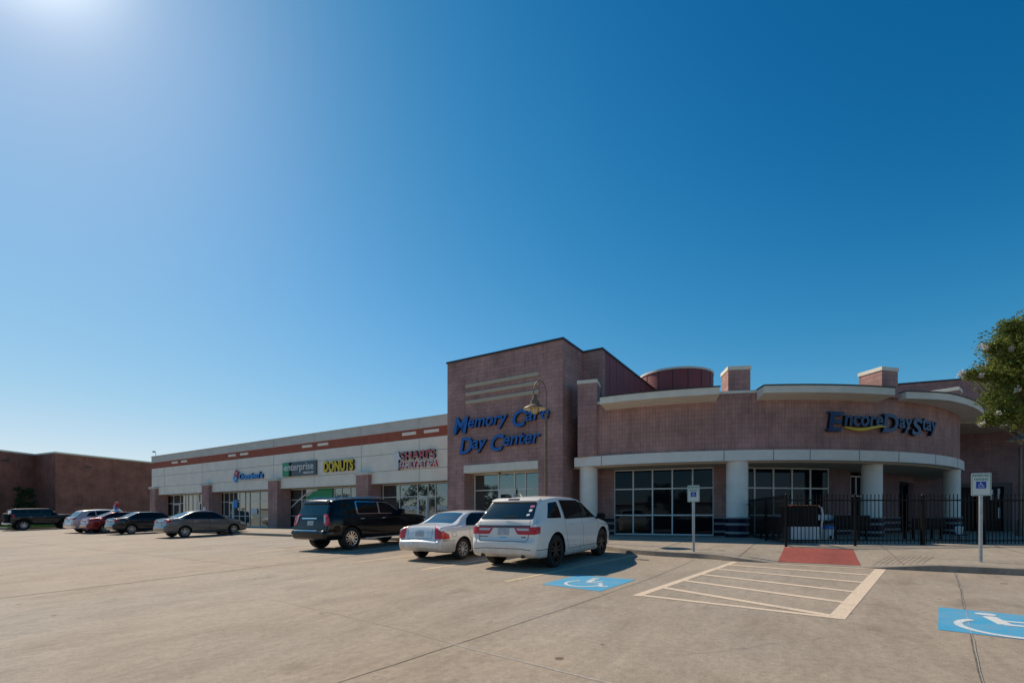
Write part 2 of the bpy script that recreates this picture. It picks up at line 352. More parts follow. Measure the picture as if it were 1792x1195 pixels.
        if cap: s.face(rings[0][::-1], mi=mi); s.face(rings[-1], mi=mi)
        return s
    def strip(s, pts, wd, z=lambda x, y: 0, mi=0):        # flat painted stroke of width wd over a surface z(x,y)
        pts = [Vector(p) for p in pts]
        q = []
        for i, p in enumerate(pts):
            d = (pts[min(i + 1, len(pts) - 1)] - pts[max(i - 1, 0)]).normalized(); nrm = Vector((-d.y, d.x)) * wd / 2
            q.append((p - nrm, p + nrm))
        for i in range(len(pts) - 1):
            a, b, c, d = q[i][0], q[i + 1][0], q[i + 1][1], q[i][1]
            s.face([(*t, z(*t)) for t in (a, b, c, d)], mi=mi)
        return s
    def build(s, name, mats, parent=None, frame=WORLD, smooth=False, merge=True, label=None, bevel=0, noinv=False):
        if not isinstance(mats, (list, tuple)): mats = [mats]
        inv = (MW[parent.name].inverted() @ frame) if parent else frame
        me = bpy.data.meshes.new(name)
        me.from_pydata([inv @ v for v in s.v], [], s.f)
        ul = me.uv_layers.new(name='UVMap'); k = 0; data = ul.data
        for u in s.uv:
            for q in u: data[k].uv = q; k += 1
        me.polygons.foreach_set('material_index', s.m)
        if merge:
            bm = bmesh.new(); bm.from_mesh(me); bmesh.ops.remove_doubles(bm, verts=bm.verts, dist=1e-5)
            bmesh.ops.recalc_face_normals(bm, faces=bm.faces); bm.to_mesh(me); bm.free()
        for m in mats: me.materials.append(m)
        if smooth:
            me.polygons.foreach_set('use_smooth', [True] * len(me.polygons)); me.set_sharp_from_angle(angle=R(smooth if smooth is not True else 38))
        o = bpy.data.objects.new(name, me); COL.objects.link(o)
        if parent: o.parent = parent; MW[o.name] = MW[parent.name].copy()
        else: MW[o.name] = WORLD.copy()
        if bevel:
            b = o.modifiers.new('bevel', 'BEVEL'); b.width = bevel; b.segments = 2; b.limit_method = 'ANGLE'; b.angle_limit = R(40)
        if label: o['label'] = label
        return o
def struct(o): o['kind'] = 'structure'; return o

# ------------------------------------------------------------------ lettering
_gm = {}
def glyph(txt, shear=0, off=0):
    key = (txt, shear, off)
    if key in _gm: return _gm[key]
    c = bpy.data.curves.new('t', 'FONT'); c.body = txt; c.shear = shear; c.offset = off; c.size = 1; c.resolution_u = 3
    o = bpy.data.objects.new('t', c); COL.objects.link(o)
    bpy.context.view_layer.update()
    me = bpy.data.meshes.new_from_object(o.evaluated_get(bpy.context.evaluated_depsgraph_get()))
    v = [x.co.to_2d() for x in me.vertices]; f = [tuple(p.vertices) for p in me.polygons]
    e = {}
    for p in f:
        for i in range(len(p)):
            a, b = p[i], p[(i + 1) % len(p)]; k = (min(a, b), max(a, b)); e[k] = e.get(k, []) + [(a, b)]
    edge = [x[0] for x in e.values() if len(x) == 1]
    bpy.data.objects.remove(o); bpy.data.curves.remove(c); bpy.data.meshes.remove(me)
    _gm[key] = (v, f, edge); return _gm[key]
def bounds(v): return min(p.x for p in v), max(p.x for p in v), min(p.y for p in v), max(p.y for p in v)
def letters(txt, x0, x1, zb, h, place, parent, mats, name='letter', ref='x', shear=0, off=.02, depth=.1, serif=False, frame=LOT, whole=False):
    """place(x, z, d) -> 3D point; every letter is a mesh of its own; zb baseline, h height of the reference glyph"""
    rv = glyph(ref, 0, off)[0]; rb = bounds(rv); sz = h / (rb[3] - rb[2])
    av = glyph(txt, shear, off)[0]; fb = bounds(av); sx = (x1 - x0) / (fb[1] - fb[0])
    items = [(txt, 0)] if whole else []
    if not whole:
        for i, ch in enumerate(txt):
            if ch == ' ': continue
            pv = glyph(txt[:i + 1], shear, off)[0]; cv = glyph(ch, shear, off)[0]
            items.append((ch, bounds(pv)[1] - bounds(cv)[1]))
    for ch, dx in items:
        v, f, edge = glyph(ch, shear, off); mb = MB()
        T = lambda p, d: place(x0 + (p.x + dx - fb[0]) * sx, zb + p.y * sz, d)
        for p in f: mb.face([T(v[i], 0) for i in p], mi=0)
        for p in f: mb.face([T(v[i], depth) for i in reversed(p)], mi=1)
        for a, b in edge: mb.face([T(v[b], 0), T(v[a], 0), T(v[a], depth), T(v[b], depth)], mi=1)
        mb.build(name, mats, parent, frame, merge=False)
def on_front(b): return lambda x, z, d: (x, b + d, z)

# ------------------------------------------------------------------ the ground
g = MB()
bs = [-3000, -300, -60, -30, -15, -6, 0, 4, 8, 12, 16.6, 30, 120, 3000]
xs = [-3000, -400, -120, -60, -30, -10, 10, 30, 80, 400, 3000]
for i in range(len(bs) - 1):
    for j in range(len(xs) - 1):
        q = [(xs[j], bs[i]), (xs[j + 1], bs[i]), (xs[j + 1], bs[i + 1]), (xs[j], bs[i + 1])]
        g.face([(*p, gz(p[1])) for p in q])
struct(g.build('ground', M['lot'], None, LOT))
LZ = lambda k: (lambda x, b: gz(b) + k)
def joint(pts, wd=.022, m='joint', name='pavement_joint', k=.003):
    P = []
    for i in range(len(pts) - 1):
        a, b = Vector(pts[i]), Vector(pts[i + 1]); n = max(2, int((b - a).length / .35))
        for j in range(n):
            p = a.lerp(b, j / n); P.append((p.x + random.uniform(-.006, .006), p.y + random.uniform(-.006, .006)))
    P.append(pts[-1]); mb = MB(); mb.strip(P, wd, LZ(k)); return struct(mb.build(name, M[m], None, LOT))
joint([(-4.2, -4), (-3.68, 2.95), (-3.5, 4.39), (-3.22, 6.86), (-2.92, 10.2), (-2.8, 13.9)], .011)
joint([(-8, 4.95), (-5.12, 4.63), (-4.3, 4.51), (-3.53, 4.37)], .009, 'jointpale')
joint([(-3.53, 4.37), (-1.6, 4.11), (2.3, 3.7)], .03, 'jointpale')
joint([(2.3, 3.7), (6, 3.4)], .012)
joint([(-12.95, -6), (-12.76, 6.68), (-12.64, 10.1), (-12.5, 15.9)], .03, 'jointdark')
joint([(2.46, 13.6), (2.1, 11.2), (1.8, 9.42), (1.45, 7.22), (1.2, 5.7), (1.0, 3.6), (.6, -2)], .013)
joint([(2.475, 13.6), (2.115, 11.2), (1.815, 9.42), (1.465, 7.22), (1.215, 5.7), (1.015, 3.6)], .007, 'jointpale', k=.006)
joint([(-40, 8.0), (-20, 7.7), (-12.7, 7.5)], .014)
joint([(-22, -4), (-21.6, 15.9)], .03)
joint([(-31, -4), (-30.6, 15.9)], .03)
joint([(-60, 1.2), (-20, .9), (-4, .8)], .014)
def crack(p, q, seed, wd=.006):
    rd = random.Random(seed); p, q = Vector(p), Vector(q); P = [(p.lerp(q, k / 14).x + rd.uniform(-.06, .06), p.lerp(q, k / 14).y + rd.uniform(-.06, .06)) for k in range(15)]
    mb = MB(); mb.strip(P, wd, LZ(.003)); struct(mb.build('pavement_crack', M['jointdark'], None, LOT))
crack((-1.2, 5.2), (.3, 6.9), 2, .003)
# ------------------------------------------------------------------ kerb and walkway
KB = [(-200, 17.3), (-62, 17.2), (-57, 16.4), (-50, 16.15), (-28.5, 16.06), (-12, 15.95), (-7.4, 15.85), (-6.3, 15.6), (-5.4, 15.0), (-4.7, 14.55), (-4.0, 14.36), (-2.6, 14.2), (-1.85, 13.9), (0, 13.76), (1.3, 13.7), (3.5, 13.66), (12, 13.6), (60, 13.5)]
def kb(x):
    for i in range(len(KB) - 1):
        if KB[i][0] <= x <= KB[i + 1][0]:
            t = (x - KB[i][0]) / (KB[i + 1][0] - KB[i][0]); return KB[i][1] + (KB[i + 1][1] - KB[i][1]) * t
    return 13.6
def rampf(x):                                            # 1 on the ramp, falling to 0 on its flares
    c, hw, fl_ = .02, .86, 1.3
    d = abs(x - c); return 1 if d <= hw else max(0, 1 - (d - hw) / fl_)
def wz(x, b):
    k = kb(x); base = gz(k) + .145; t = max(0, min(1, (b - k) / (19.8 - k))); z = base + (.735 - base) * t
    rf = rampf(x)
    if rf > 0:
        s = max(0, min(1, (b - k) / 3.1)); zr = gz(k) + .012 + (z - gz(k) - .012) * s ** .9 if s < 1 else z
        z = z + (min(z, zr) - z) * rf
    return z
X = sorted(set([-57, -50, -40, -30, -20, -15, -12, -10, -9, -8] + [round(-8 + .25 * i, 3) for i in range(80)] + [13, 15, 18, 22, 30, 45, 60] + [-.84, .88]))
offs = [0, .012, .15, .152, .5, 1, 1.6, 2.3, 3.1, 4, 5, 6.5, 9, 14, 22, 40]
kerb, walk = MB(), MB()
for i in range(len(X) - 1):
    a, b = X[i], X[i + 1]
    for j in range(len(offs) - 1):
        q = [(a, kb(a) + offs[j]), (b, kb(b) + offs[j]), (b, kb(b) + offs[j + 1]), (a, kb(a) + offs[j + 1])]
        zz = []
        for k, (x, y) in enumerate(q):
            z = wz(x, y); o_ = offs[j] if k < 2 else offs[j + 1]
            if o_ == 0: z = min(z, gz(y) - .02)
            elif o_ == .012: z -= .012
            zz.append(z)
        (kerb if j < 3 else walk).face([(*p, z) for p, z in zip(q, zz)])
struct(kerb.build('kerb', M['kerb'], None, LOT, smooth=50)); struct(walk.build('walkway', M['walk'], None, LOT, smooth=30))
WZ = lambda k: (lambda x, b: wz(x, b) + k)
def wjoint(pts, wd=.02):
    P = []
    for i in range(len(pts) - 1):
        a, b = Vector(pts[i]), Vector(pts[i + 1]); n = max(2, int((b - a).length / .2))
        P += [tuple(a.lerp(b, j / n)) for j in range(n)]
    P.append(pts[-1]); mb = MB(); mb.strip(P, wd, WZ(.005)); struct(mb.build('walkway_joint', M['joint'], None, LOT))
for x in (-50, -44, -38, -32, -26.5, -21, -15.5, -10.5, -6.6, -4.1, -1.75, 1.65, 4.4, 7.4): wjoint([(x, kb(x) + .16), (x + .02, 19.6)])
wjoint([(x, kb(x) + .9) for x in (-56, -30, -8)]); wjoint([(-3.9, 15.25), (-1.3, 14.9)]); wjoint([(1.7, 15.1), (6, 15.0), (12, 15.0)])
for i in range(9):
    x = 1.1 + i * .11; wjoint([(x, 13.95), (x + .45, 15.6)], .01)
# red ramp
rp = MB(); nb = 10
for i in range(nb):
    for j in range(6):
        x0, x1 = -.84 + 1.72 * j / 6, -.84 + 1.72 * (j + 1) / 6; y0, y1 = 14.03 + 2.95 * i / nb, 14.03 + 2.95 * (i + 1) / nb
        rp.face([(x, y, wz(x, y) + .006) for x, y in ((x0, y0), (x1, y0), (x1, y1), (x0, y1))])
struct(rp.build('kerb_ramp', M['redramp'], None, LOT))
# lawn at the far left
lw = MB(); lw.box(-200, -60.2, 12.7, 80, .2, .60); struct(lw.build('lawn', M['grass'], None, LOT))
lk = MB(); lk.box(-200, -60.0, 12.5, 12.68, .2, .61); lk.box(-60.18, -60.0, 12.68, 60, .2, .61); struct(lk.build('lawn_kerb', M['kerb'], None, LOT))
gr = MB(); rnd = random.Random(3)
for i in range(9000):
    x, b = -60.4 - rnd.random() ** 1.5 * 22, 12.8 + rnd.random() * 10; h = .05 + rnd.random() * .07; t = rnd.random() * 6.28; c_, s_ = math.cos(t) * .03, math.sin(t) * .03
    gr.face([(x - c_, b - s_, .60), (x + c_, b + s_, .60), (x + rnd.uniform(-.03, .03), b + rnd.uniform(-.03, .03), .60 + h)])
o = gr.build('grass', M['grass'], None, LOT, merge=False); o['kind'] = 'stuff'; o['label'] = 'bright mown grass by the far brick wall'

# ------------------------------------------------------------------ painted markings
def line(pts, wd, m='line', k=.004, name='parking_line'):
    P = []
    for i in range(len(pts) - 1):
        a, b = Vector(pts[i]), Vector(pts[i + 1]); n = max(2, int((b - a).length / .3)); P += [tuple(a.lerp(b, j / n)) for j in range(n)]
    P.append(pts[-1]); mb = MB(); mb.strip(P, wd, LZ(k)); return struct(mb.build(name, M[m], None, LOT))
line([(-5.43, 8.42), (-4.61, 14.25)], .13, 'lineyellow')
line([(-8.29, 8.97), (-7.75, 15.6)], .13, 'lineyellow')
line([(-11.19, 9.2), (-10.7, 15.7)], .13, 'lineyellow')
line([(-14.1, 9.6), (-13.8, 15.7)], .12, 'line')
line([(-17.24, 10.0), (-17.0, 15.7)], .12, 'line')
for i in range(4): line([(-20.3 - i * 3.0, 10.4 + i * .1), (-20.1 - i * 3.0, 15.7)], .08)
for i in range(5): line([(-35.4 - i * 3.05, 11.2), (-35.2 - i * 3.05, 15.8)], .09)
line([(-9.3, 6.3), (-9.2, 6.6)], .06)
# hatched aisle
H = [(-2.66, 8.19), (-1.86, 13.80), (1.25, 13.66), (.20, 7.78)]
hm = MB()
def hs(p, q, wd, k):
    a, b = Vector(p), Vector(q); n = max(2, int((b - a).length / .3)); hm.strip([tuple(a.lerp(b, j / n)) for j in range(n + 1)], wd, LZ(k))
hs((-2.60, 8.13), (-1.80, 13.72), .15, .004)
hs((.22, 7.80), (1.22, 13.66), .20, .0043)
hs((-2.62, 8.23), (.28, 7.84), .12, .0046)
hs((-1.86, 13.78), (1.3, 13.62), .10, .0049)
for k, (p, q) in enumerate([((-2.45, 9.15), (.18, 7.95)), ((-2.30, 10.15), (.38, 9.05)), ((-2.16, 11.15), (.56, 10.15)), ((-2.03, 12.15), (.76, 11.35)), ((-1.92, 13.05), (.93, 12.5))]):
    hs(p, q, .15, .0052 + k * .0003)
struct(hm.build('aisle_hatching', M['line'], None, LOT))
def blue_pad(quad, label, cx, cy, sc):
    t = thing('accessible_bay_marking', label, 'painted marking', LOT @ Matrix.Translation((cx, cy, gz(cy))), 'blue wheelchair bay markings')
    m = MB(); n = 6
    q = [Vector(p) for p in quad]
    for i in range(n):
        for j in range(n):
            f = lambda a, b: tuple(q[0].lerp(q[1], a).lerp(q[3].lerp(q[2], a), b))
            ps = [f(i / n, j / n), f((i + 1) / n, j / n), f((i + 1) / n, (j + 1) / n), f(i / n, (j + 1) / n)]
            m.face([(*p, gz(p[1]) + .004) for p in ps])
    m.build('blue_square', M['bluepaint'], t, LOT)
    w_ = MB(); z = LZ(.007); P = lambda x, y: (cx + x * sc, cy + y * sc)
    w_.face([(*P(-.05 + .085 * math.cos(a * .5236), .50 + .085 * math.sin(a * .5236)), z(0, P(0, .5)[1])) for a in range(12)])
    w_.strip([P(-.05, .40), P(-.01, .02)], .11 * sc, z); w_.strip([P(-.03, .20), P(.24, .19)], .06 * sc, LZ(.0072))
    w_.strip([P(-.02, .03), P(.27, .0), P(.40, -.34)], .08 * sc, LZ(.0074)); w_.strip([P(.37, -.33), P(.52, -.27)], .075 * sc, LZ(.0076))
    A0 = [P(-.02 + .36 * math.cos(R(a)), -.16 + .36 * math.sin(R(a))) for a in range(125, 372, 12)]
    w_.strip(A0, .065 * sc, LZ(.0078)); w_.build('wheelchair_symbol', M['padwhite'], t, LOT)
blue_pad([(-4.61, 8.45), (-3.30, 8.25), (-3.15, 9.82), (-4.50, 9.90)], 'blue painted square with white wheelchair symbol beside the white SUV', -3.88, 9.05, 1.0)
blue_pad([(1.24, 7.70), (3.1, 7.42), (3.35, 8.98), (1.50, 9.27)], 'blue painted square with white wheelchair symbol, rightmost by the near reserved sign', 2.0, 8.33, 1.3)

# ------------------------------------------------------------------ windows
prnd = random.Random(21)
def jitter(o, k=.007):                                   # no two panes hang quite true
    me = o.data; xs_ = [v.co.x for v in me.vertices]; zs_ = [v.co.z for v in me.vertices]; cx, cz = sum(xs_) / len(xs_), sum(zs_) / len(zs_); a, b = prnd.uniform(-k, k), prnd.uniform(-k, k) * .6
    for v in me.vertices: v.co.y += (v.co.x - cx) * a + (v.co.z - cz) * b
def storefront(parent, us, b, zb, zt, trans, gm='glass', name='window', frame_w=.055, door=None):
    """mullions at lot x positions us; one frame mesh with its panes as sub-parts"""
    f = MB(); d0, d1 = b, b + .09
    f.box(us[0] - frame_w / 2, us[-1] + frame_w / 2, d0, d1, zt - frame_w, zt); f.box(us[0] - frame_w / 2, us[-1] + frame_w / 2, d0, d1, zb, zb + frame_w * 1.3)
    for x in us: f.box(x - frame_w / 2, x + frame_w / 2, d0 + .003, d1 - .003, zb + frame_w * 1.3, zt - frame_w)
    for i in range(len(us) - 1):
        for z in trans: f.box(us[i] + frame_w / 2, us[i + 1] - frame_w / 2, d0 + .006, d1 - .006, z - frame_w / 2, z + frame_w / 2)
    fo = f.build(name, M['mullion'], parent, LOT, bevel=.004)
    zs = [zb + frame_w * 1.3] + sorted(trans) + [zt - frame_w]
    for i in range(len(us) - 1):
        p = MB()
        for k in range(len(zs) - 1): p.box(us[i] + frame_w / 2 - .01, us[i + 1] - frame_w / 2 + .01, b + .045 + .0015 * ((i + k) % 3), b + .06, zs[k] - .01, zs[k + 1] + .01)
        jitter(p.build('pane', M[gm], fo, LOT))
    return fo
def glassdoor(parent, x0, x1, b, zb, zt, gm='glass'):
    f = MB(); w_ = .10
    f.box(x0, x0 + w_, b - .012, b + .07, zb, zt); f.box(x1 - w_, x1, b - .012, b + .07, zb, zt); f.box(x0 + w_, x1 - w_, b - .009, b + .067, zt - w_, zt); f.box(x0 + w_, x1 - w_, b - .009, b + .067, zb, zb + .22)
    d = f.build('door', M['mullion'], parent, LOT, bevel=.004)
    MB().box(x0 + w_ - .01, x1 - w_ + .01, b + .02, b + .035, zb + .2, zt - w_ + .01).build('pane', M[gm], d, LOT)
    h = MB(); h.tube([(x1 - w_ - .05, b - .06, zb + .9), (x1 - w_ - .05, b - .06, zb + 1.3)], .014); h.build('handle', M['chrome'], d, LOT)
    return d

# ------------------------------------------------------------------ the strip of shops
FZ = .735
bF, bP, bW = 21.5, 21.22, 22.4
U = lambda us, b: [lx(u, b) for u in us]
xL, xR = lx(265.6, bF), -16.2
shops = thing('shop_building', 'long pale stucco shop row with a brick red band under its parapet', 'building', LOT @ Matrix.Translation(((xL + xR) / 2, bF, FZ)))
m = MB(); m.box(xL, xR, bF, bF + .45, 3.66, 6.21); m.box(xL, xR, bF + .46, 22.6, 3.66, 3.75)
m.build('fascia', M['fascia'], shops, LOT)
MB().box(xL, xR, bF + .02, bF + .45, 6.21, 6.80).build('red_band', M['redband'], shops, LOT)
m = MB(); m.box(xL - .02, xR, bF - .02, bF + .45, 6.80, 7.38); m.build('parapet', M['parapet'], shops, LOT)
MB().box(xL - .06, xR, bF - .06, bF + .5, 7.38, 7.43).build('coping', M['parapet'], shops, LOT)
m = MB(); m.box(xL + .003, xR, bF + .45, bF + 18, 3.8, 7.30); m.box(xL + .003, xL + .4, bF + .46, bF + 18, .3, 3.8); m.build('side_wall', M['fascia'], shops, LOT)
m = MB()
for z in (4.42, 5.45): m.box(xL + .01, xR, bF - .004, bF + .01, z - .012, z + .012)
gx = U([288, 354, 414.7, 479, 549.8, 632.5, 733.5], bF)
for x in gx: m.box(x - .012, x + .012, bF - .005, bF + .01, 3.68, 6.2)
m.build('panel_joints', M['groove'], shops, LOT)
for x in gx: MB().box(x - .01, x + .01, bF - .024, bF, 6.82, 7.36).build('parapet_joint', M['groove'], shops, LOT)
m = MB(); m.box(xL + .02, xR, bF + .02, 22.5, 3.645, 3.655); m.build('soffit', M['soffit'], shops, LOT)
m = MB(); m.box(xL, xR, bF - .03, bF + .01, 3.655, 3.70); m.build('drip_edge', M['fascia'], shops, LOT)
for a, b in ((195, 228), (247, 280), (512, 553), (578, 622), (925, 980), (1012, 1070), (1485, 1562), (1607, 1690)):
    x0, x1 = lx(240 + a / 3.2, bF), lx(240 + b / 3.2, bF)
    MB().box(x0, x1, bF - .03, bF + .03, 6.48, 6.66).build('inset_block', M['fascia'], shops, LOT, bevel=.008)
for u0, u1 in ((261, 273), (353, 365), (470, 484), (624, 643)):
    x0, x1 = lx(u0, bP), lx(u1, bP); xm = (x0 + x1) / 2; hw = .58
    p = MB().box(xm - hw, xm + hw, bP, bP + 1.1, .55, 4.22).build('brick_pier', M['pink'], shops, LOT)
    MB().box(xm - hw - .09, xm + hw + .09, bP - .09, bP + .3, 4.223, 4.42).build('pier_cap', M['parapet'], p, LOT, bevel=.01)
# shop fronts between the piers
bays = [([270.7, 283.3], [283.3, 289.5, 303.4, 315.3, 324, 329, 336.6, 344, 354], (2, 3)),
        ([363.6, 376.8], [376.8, 384.4, 391.6, 401, 408.3, 418.5, 428.6, 436.6, 454, 470], (3, 4)),
        ([483, 496], [496, 506.7, 528, 549.8, 564.3, 573.7, 584.6, 597.6, 612.9, 627], (0, 1)),
        ([643, 655.8], [655.8, 669.9, 698.9, 730.4, 748.9, 761.8, 790], (3, 4))]
bx = []
for k, (br_, mu, dr) in enumerate(bays):
    X0 = U(mu, bW); bx.append(X0)
    MB().box(lx(br_[0], bW) - 1.0, X0[0] - .03, bW - .02, bW + .3, .55, 3.64).build('brick_return', M['pink'], shops, LOT)
    storefront(shops, X0, bW, FZ, 3.645, [1.62, 2.83])
    if k in (0, 1, 3): glassdoor(shops, X0[dr[0]] + .04, X0[dr[1]] - .04, bW - .03, FZ + .01, 2.78)
    # dim interiors are behind the panes; back wall closes the bay
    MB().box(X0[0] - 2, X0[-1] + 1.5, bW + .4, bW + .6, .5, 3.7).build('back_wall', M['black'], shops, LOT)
MB().box(lx(354, bP) + .15, lx(354, bP) + .55, bP - .02, bP, 1.95, 2.4).build('wall_notice', M['signwhite'], shops, LOT)
# decals inside the glass of the middle shops
def decal(x0, x1, z0, z1, b, m_, name='window_decal'): return MB().box(x0, x1, b, b + .006, z0, z1).build(name, M[m_], shops, LOT)
gx3 = bx[2]
m = MB(); N_ = 20
for i in range(N_):
    t0, t1 = i / N_, (i + 1) / N_; xa, xb = lx(510 + 45 * t0, bW), lx(510 + 45 * t1, bW)
    za, zb = 2.35 + 1.2 * math.sin(t0 * 1.57), 2.35 + 1.2 * math.sin(t1 * 1.57)
    m.face([(xa, bW - .004, za - .12), (xb, bW - .004, zb - .12), (xb, bW - .004, zb), (xa, bW - .004, za)])
m.build('white_swoosh_decal', M['signwhite'], shops, LOT)
m = MB()
for i in range(N_):
    t0, t1 = i / N_, (i + 1) / N_; xa, xb = lx(535 + 47 * t0, bW), lx(535 + 47 * t1, bW)
    m.face([(xa, bW - .002, 2.86), (xb, bW - .002, 2.86), (xb, bW - .002, min(3.6, 3.0 + 1.3 * t1)), (xa, bW - .002, min(3.6, 3.0 + 1.3 * t0))])
m.build('green_window_film', M['green'], shops, LOT)
decal(lx(439, bW), lx(450, bW), 1.78, 2.25, bW - .004, 'signwhite', 'paper_notice')
decal(lx(409.5, bW), lx(416, bW), 2.3, 3.0, bW - .03, 'skyblue', 'door_decal'); decal(lx(344.6, bW), lx(349, bW), 2.9, 3.6, bW - .004, 'signwhite', 'poster'); decal(lx(345, bW), lx(350, bW), 2.0, 2.75, bW - .004, 'signwhite', 'poster')
letters('GROOMING', lx(702, bW), lx(729, bW), 1.98, .31, on_front(bW + .03), shops, [M['signwhite'], M['signwhite']], 'window_letter', 'G', 0, .05, .01)
letters('BOARDING', lx(764.5, bW), lx(796, bW), 1.98, .31, on_front(bW + .03), shops, [M['signwhite'], M['signwhite']], 'window_letter', 'B', 0, .05, .01)
m = MB(); m.tube([(xL + .35, bF + .2, 7.4), (xL + .35, bF + .2, 7.85)], .02); m.box(xL + .25, xL + .5, bF - .05, bF + .12, 7.82, 7.93)
tag(m.build('security_camera', M['darkcap'], None, LOT), 'small camera on a stalk at the left end of the shop roof', 'camera')

# shop signs
def sign(name, label, u, b, z): return thing(name, label, 'shop sign', LOT @ Matrix.Translation((lx(u, b), b, z)), 'signs on the shop row')
s = sign('shop_sign', 'bright blue Domino\'s lettering with a tilted domino tile on the shop row', 436, bF, 4.6)
letters("Domino's", lx(421, bF), lx(462.6, bF), 4.55, .50, on_front(bF - .14), s, [M['skyblue'], M['signedge']], ref='D', off=.035, depth=.13)
xc, zc = lx(415.3, bF), 4.83; c_, s_ = math.cos(R(28)), math.sin(R(28))
def tilted(cx, cz, w0, w1, h0, h1, b, mt, nm, dp=.1):
    m = MB(); q = [(cx + x * c_ + z * s_, cz - x * s_ + z * c_) for x, z in ((w0, h0), (w1, h0), (w1, h1), (w0, h1))]
    m.face([(x, b, z) for x, z in q]); m.face([(x, b + dp, z) for x, z in q[::-1]])
    for i in range(4):
        (x, z), (x2, z2) = q[i], q[(i + 1) % 4]; m.face([(x2, b, z2), (x, b, z), (x, b + dp, z), (x2, b + dp, z2)])
    return m.build(nm, M[mt], s, LOT)
tilted(xc, zc, -.26, .26, -.44, 0, bF - .15, 'skyblue', 'blue_tile_half'); tilted(xc, zc, -.26, .26, .02, .44, bF - .15, 'signred', 'red_tile_half')
for x, z in ((-.12, -.38), (.12, -.14), (0, .27)): tilted(xc, zc, x - .07, x + .07, z - .07, z + .07, bF - .165, 'signwhite', 'tile_dot', .03)
s = sign('shop_sign', 'slate panel sign reading enterprise with a green end on the shop row', 526, bF, 4.6)
e0, e1 = lx(497, bF), lx(555.6, bF); eg = lx(508, bF)
z0, z1 = 4.50, 5.52
MB().box(e0, e1, bF - .12, bF, z0, z1).build('panel', M['slate'], s, LOT, bevel=.01)
MB().box(e0 + .003, eg, bF - .128, bF - .119, z0 + .01, z1 - .01).build('green_end', M['green'], s, LOT)
MB().box(eg, eg + .35, bF - .126, bF - .119, z0 + .01, z1 - .01).build('dark_band', M['black'], s, LOT)
letters('enterprise', lx(500.5, bF), lx(551.5, bF), 4.92, .34, on_front(bF - .15), s, [M['signwhite'], M['signwhite']], ref='x', off=.008, depth=.02)
MB().box(lx(498.5, bF), lx(502, bF), bF - .145, bF - .13, 5.05, 5.11).build('letter_bar', M['signwhite'], s, LOT)
letters('rent-a-car', lx(534, bF), lx(552, bF), 4.62, .15, on_front(bF - .15), s, [M['signwhite'], M['signwhite']], ref='n', off=.02, depth=.02, whole=True)
s = sign('shop_sign', 'yellow DONUTS channel letters on the shop row', 596, bF, 4.6)
letters('DONUTS', lx(569.5, bF), lx(621.5, bF), 4.66, .72, on_front(bF - .17), s, [M['yellow'], M['signedge']], ref='N', off=.045, depth=.16)
s = sign('shop_sign', 'red SHARI\'S over white FAMILY PET SPA letters on the shop row', 733, bF, 4.7)
letters("SHARI'S", lx(704.8, bF), lx(763.5, bF), 5.02, .46, on_front(bF - .175), s, [M['signred'], M['signedge']], ref='H', off=.0, depth=.16)
letters("SHARI'S", lx(704.2, bF), lx(764.1, bF), 4.995, .51, on_front(bF - .165), s, [M['signwhite'], M['signedge']], 'letter_rim', ref='H', off=.022, depth=.15)
letters('FAMILY PET SPA', lx(702.3, bF), lx(767, bF), 4.50, .36, on_front(bF - .14), s, [M['signwhite'], M['signred']], ref='A', off=.008, depth=.13)
m = MB(); px0, pz0 = lx(697, bF), 4.42                       # white dog figure at the left of the sign
dog = [(0, 0), (.18, 0), (.2, .3), (.16, .55), (.26, .62), (.36, .6), (.38, .7), (.26, .8), (.24, 1.0), (.1, 1.1), (-.05, 1.02), (-.2, 1.08), (-.28, .9), (-.2, .8), (-.26, .6), (-.14, .5), (-.12, .25), (-.04, .2)]
dog = [(px0 + x * .95, pz0 + z) for x, z in dog]
tt = tessellate_polygon([[Vector((x, z, 0)) for x, z in dog]])
for a, b, c in tt: m.face([(dog[i][0], bF - .16, dog[i][1]) for i in (a, b, c)])
for i in range(len(dog)):
    (x, z), (x2, z2) = dog[i], dog[(i + 1) % len(dog)]; m.face([(x2, bF - .16, z2), (x, bF - .16, z), (x, bF - .02, z), (x2, bF - .02, z2)], mi=1)
m.build('dog_figure', [M['signwhite'], M['signedge']], s, LOT)

# ------------------------------------------------------------------ the tall block with the blue lettering
bT = 20.0
tx0, tx1 = lx(783, bT), lx(985, bT); TZ = 9.66
tower = thing('tower_building', 'tall pink block corner building with three pale bars above blue lettering', 'building', LOT @ Matrix.Translation(((tx0 + tx1) / 2, bT, FZ)))
rx0, rx1 = lx(812.5, bT), lx(942, bT); rz = 3.83
m = MB(); m.box(tx0, rx0, bT, bT + .95, .5, TZ); m.box(rx1, tx1, bT, bT + .95, .5, TZ); m.box(rx0, rx1, bT, bT + .95, rz, TZ)
m.box(tx0, tx0 + .4, bT + .95, bT + 9, .5, TZ)
m.build('wall', M['pink'], tower, LOT)
bs2 = bT + 2.23
m = MB(); m.box(tx1 - .4, tx1, bT + .95, bs2 + 1, .5, TZ); m.build('side_wall', M['pink'], tower, LOT)
xr2 = lx(1053.7, bs2)
m = MB(); m.box(tx1 + .003, xr2, bs2, bs2 + .4, .5, TZ); m.build('return_wall', M['pink'], tower, LOT)
m = MB(); m.box(xr2 - .3, xr2, bs2 + .4, bs2 + 15, 6.0, TZ); m.build('red_wall', M['redmetal'], tower, LOT)
m = MB()
for y in range(1, 15): m.box(xr2, xr2 + .006, bs2 + y, bs2 + y + .02, 6.0, TZ - .01)
m.build('red_wall_joints', M['reddark'], tower, LOT)
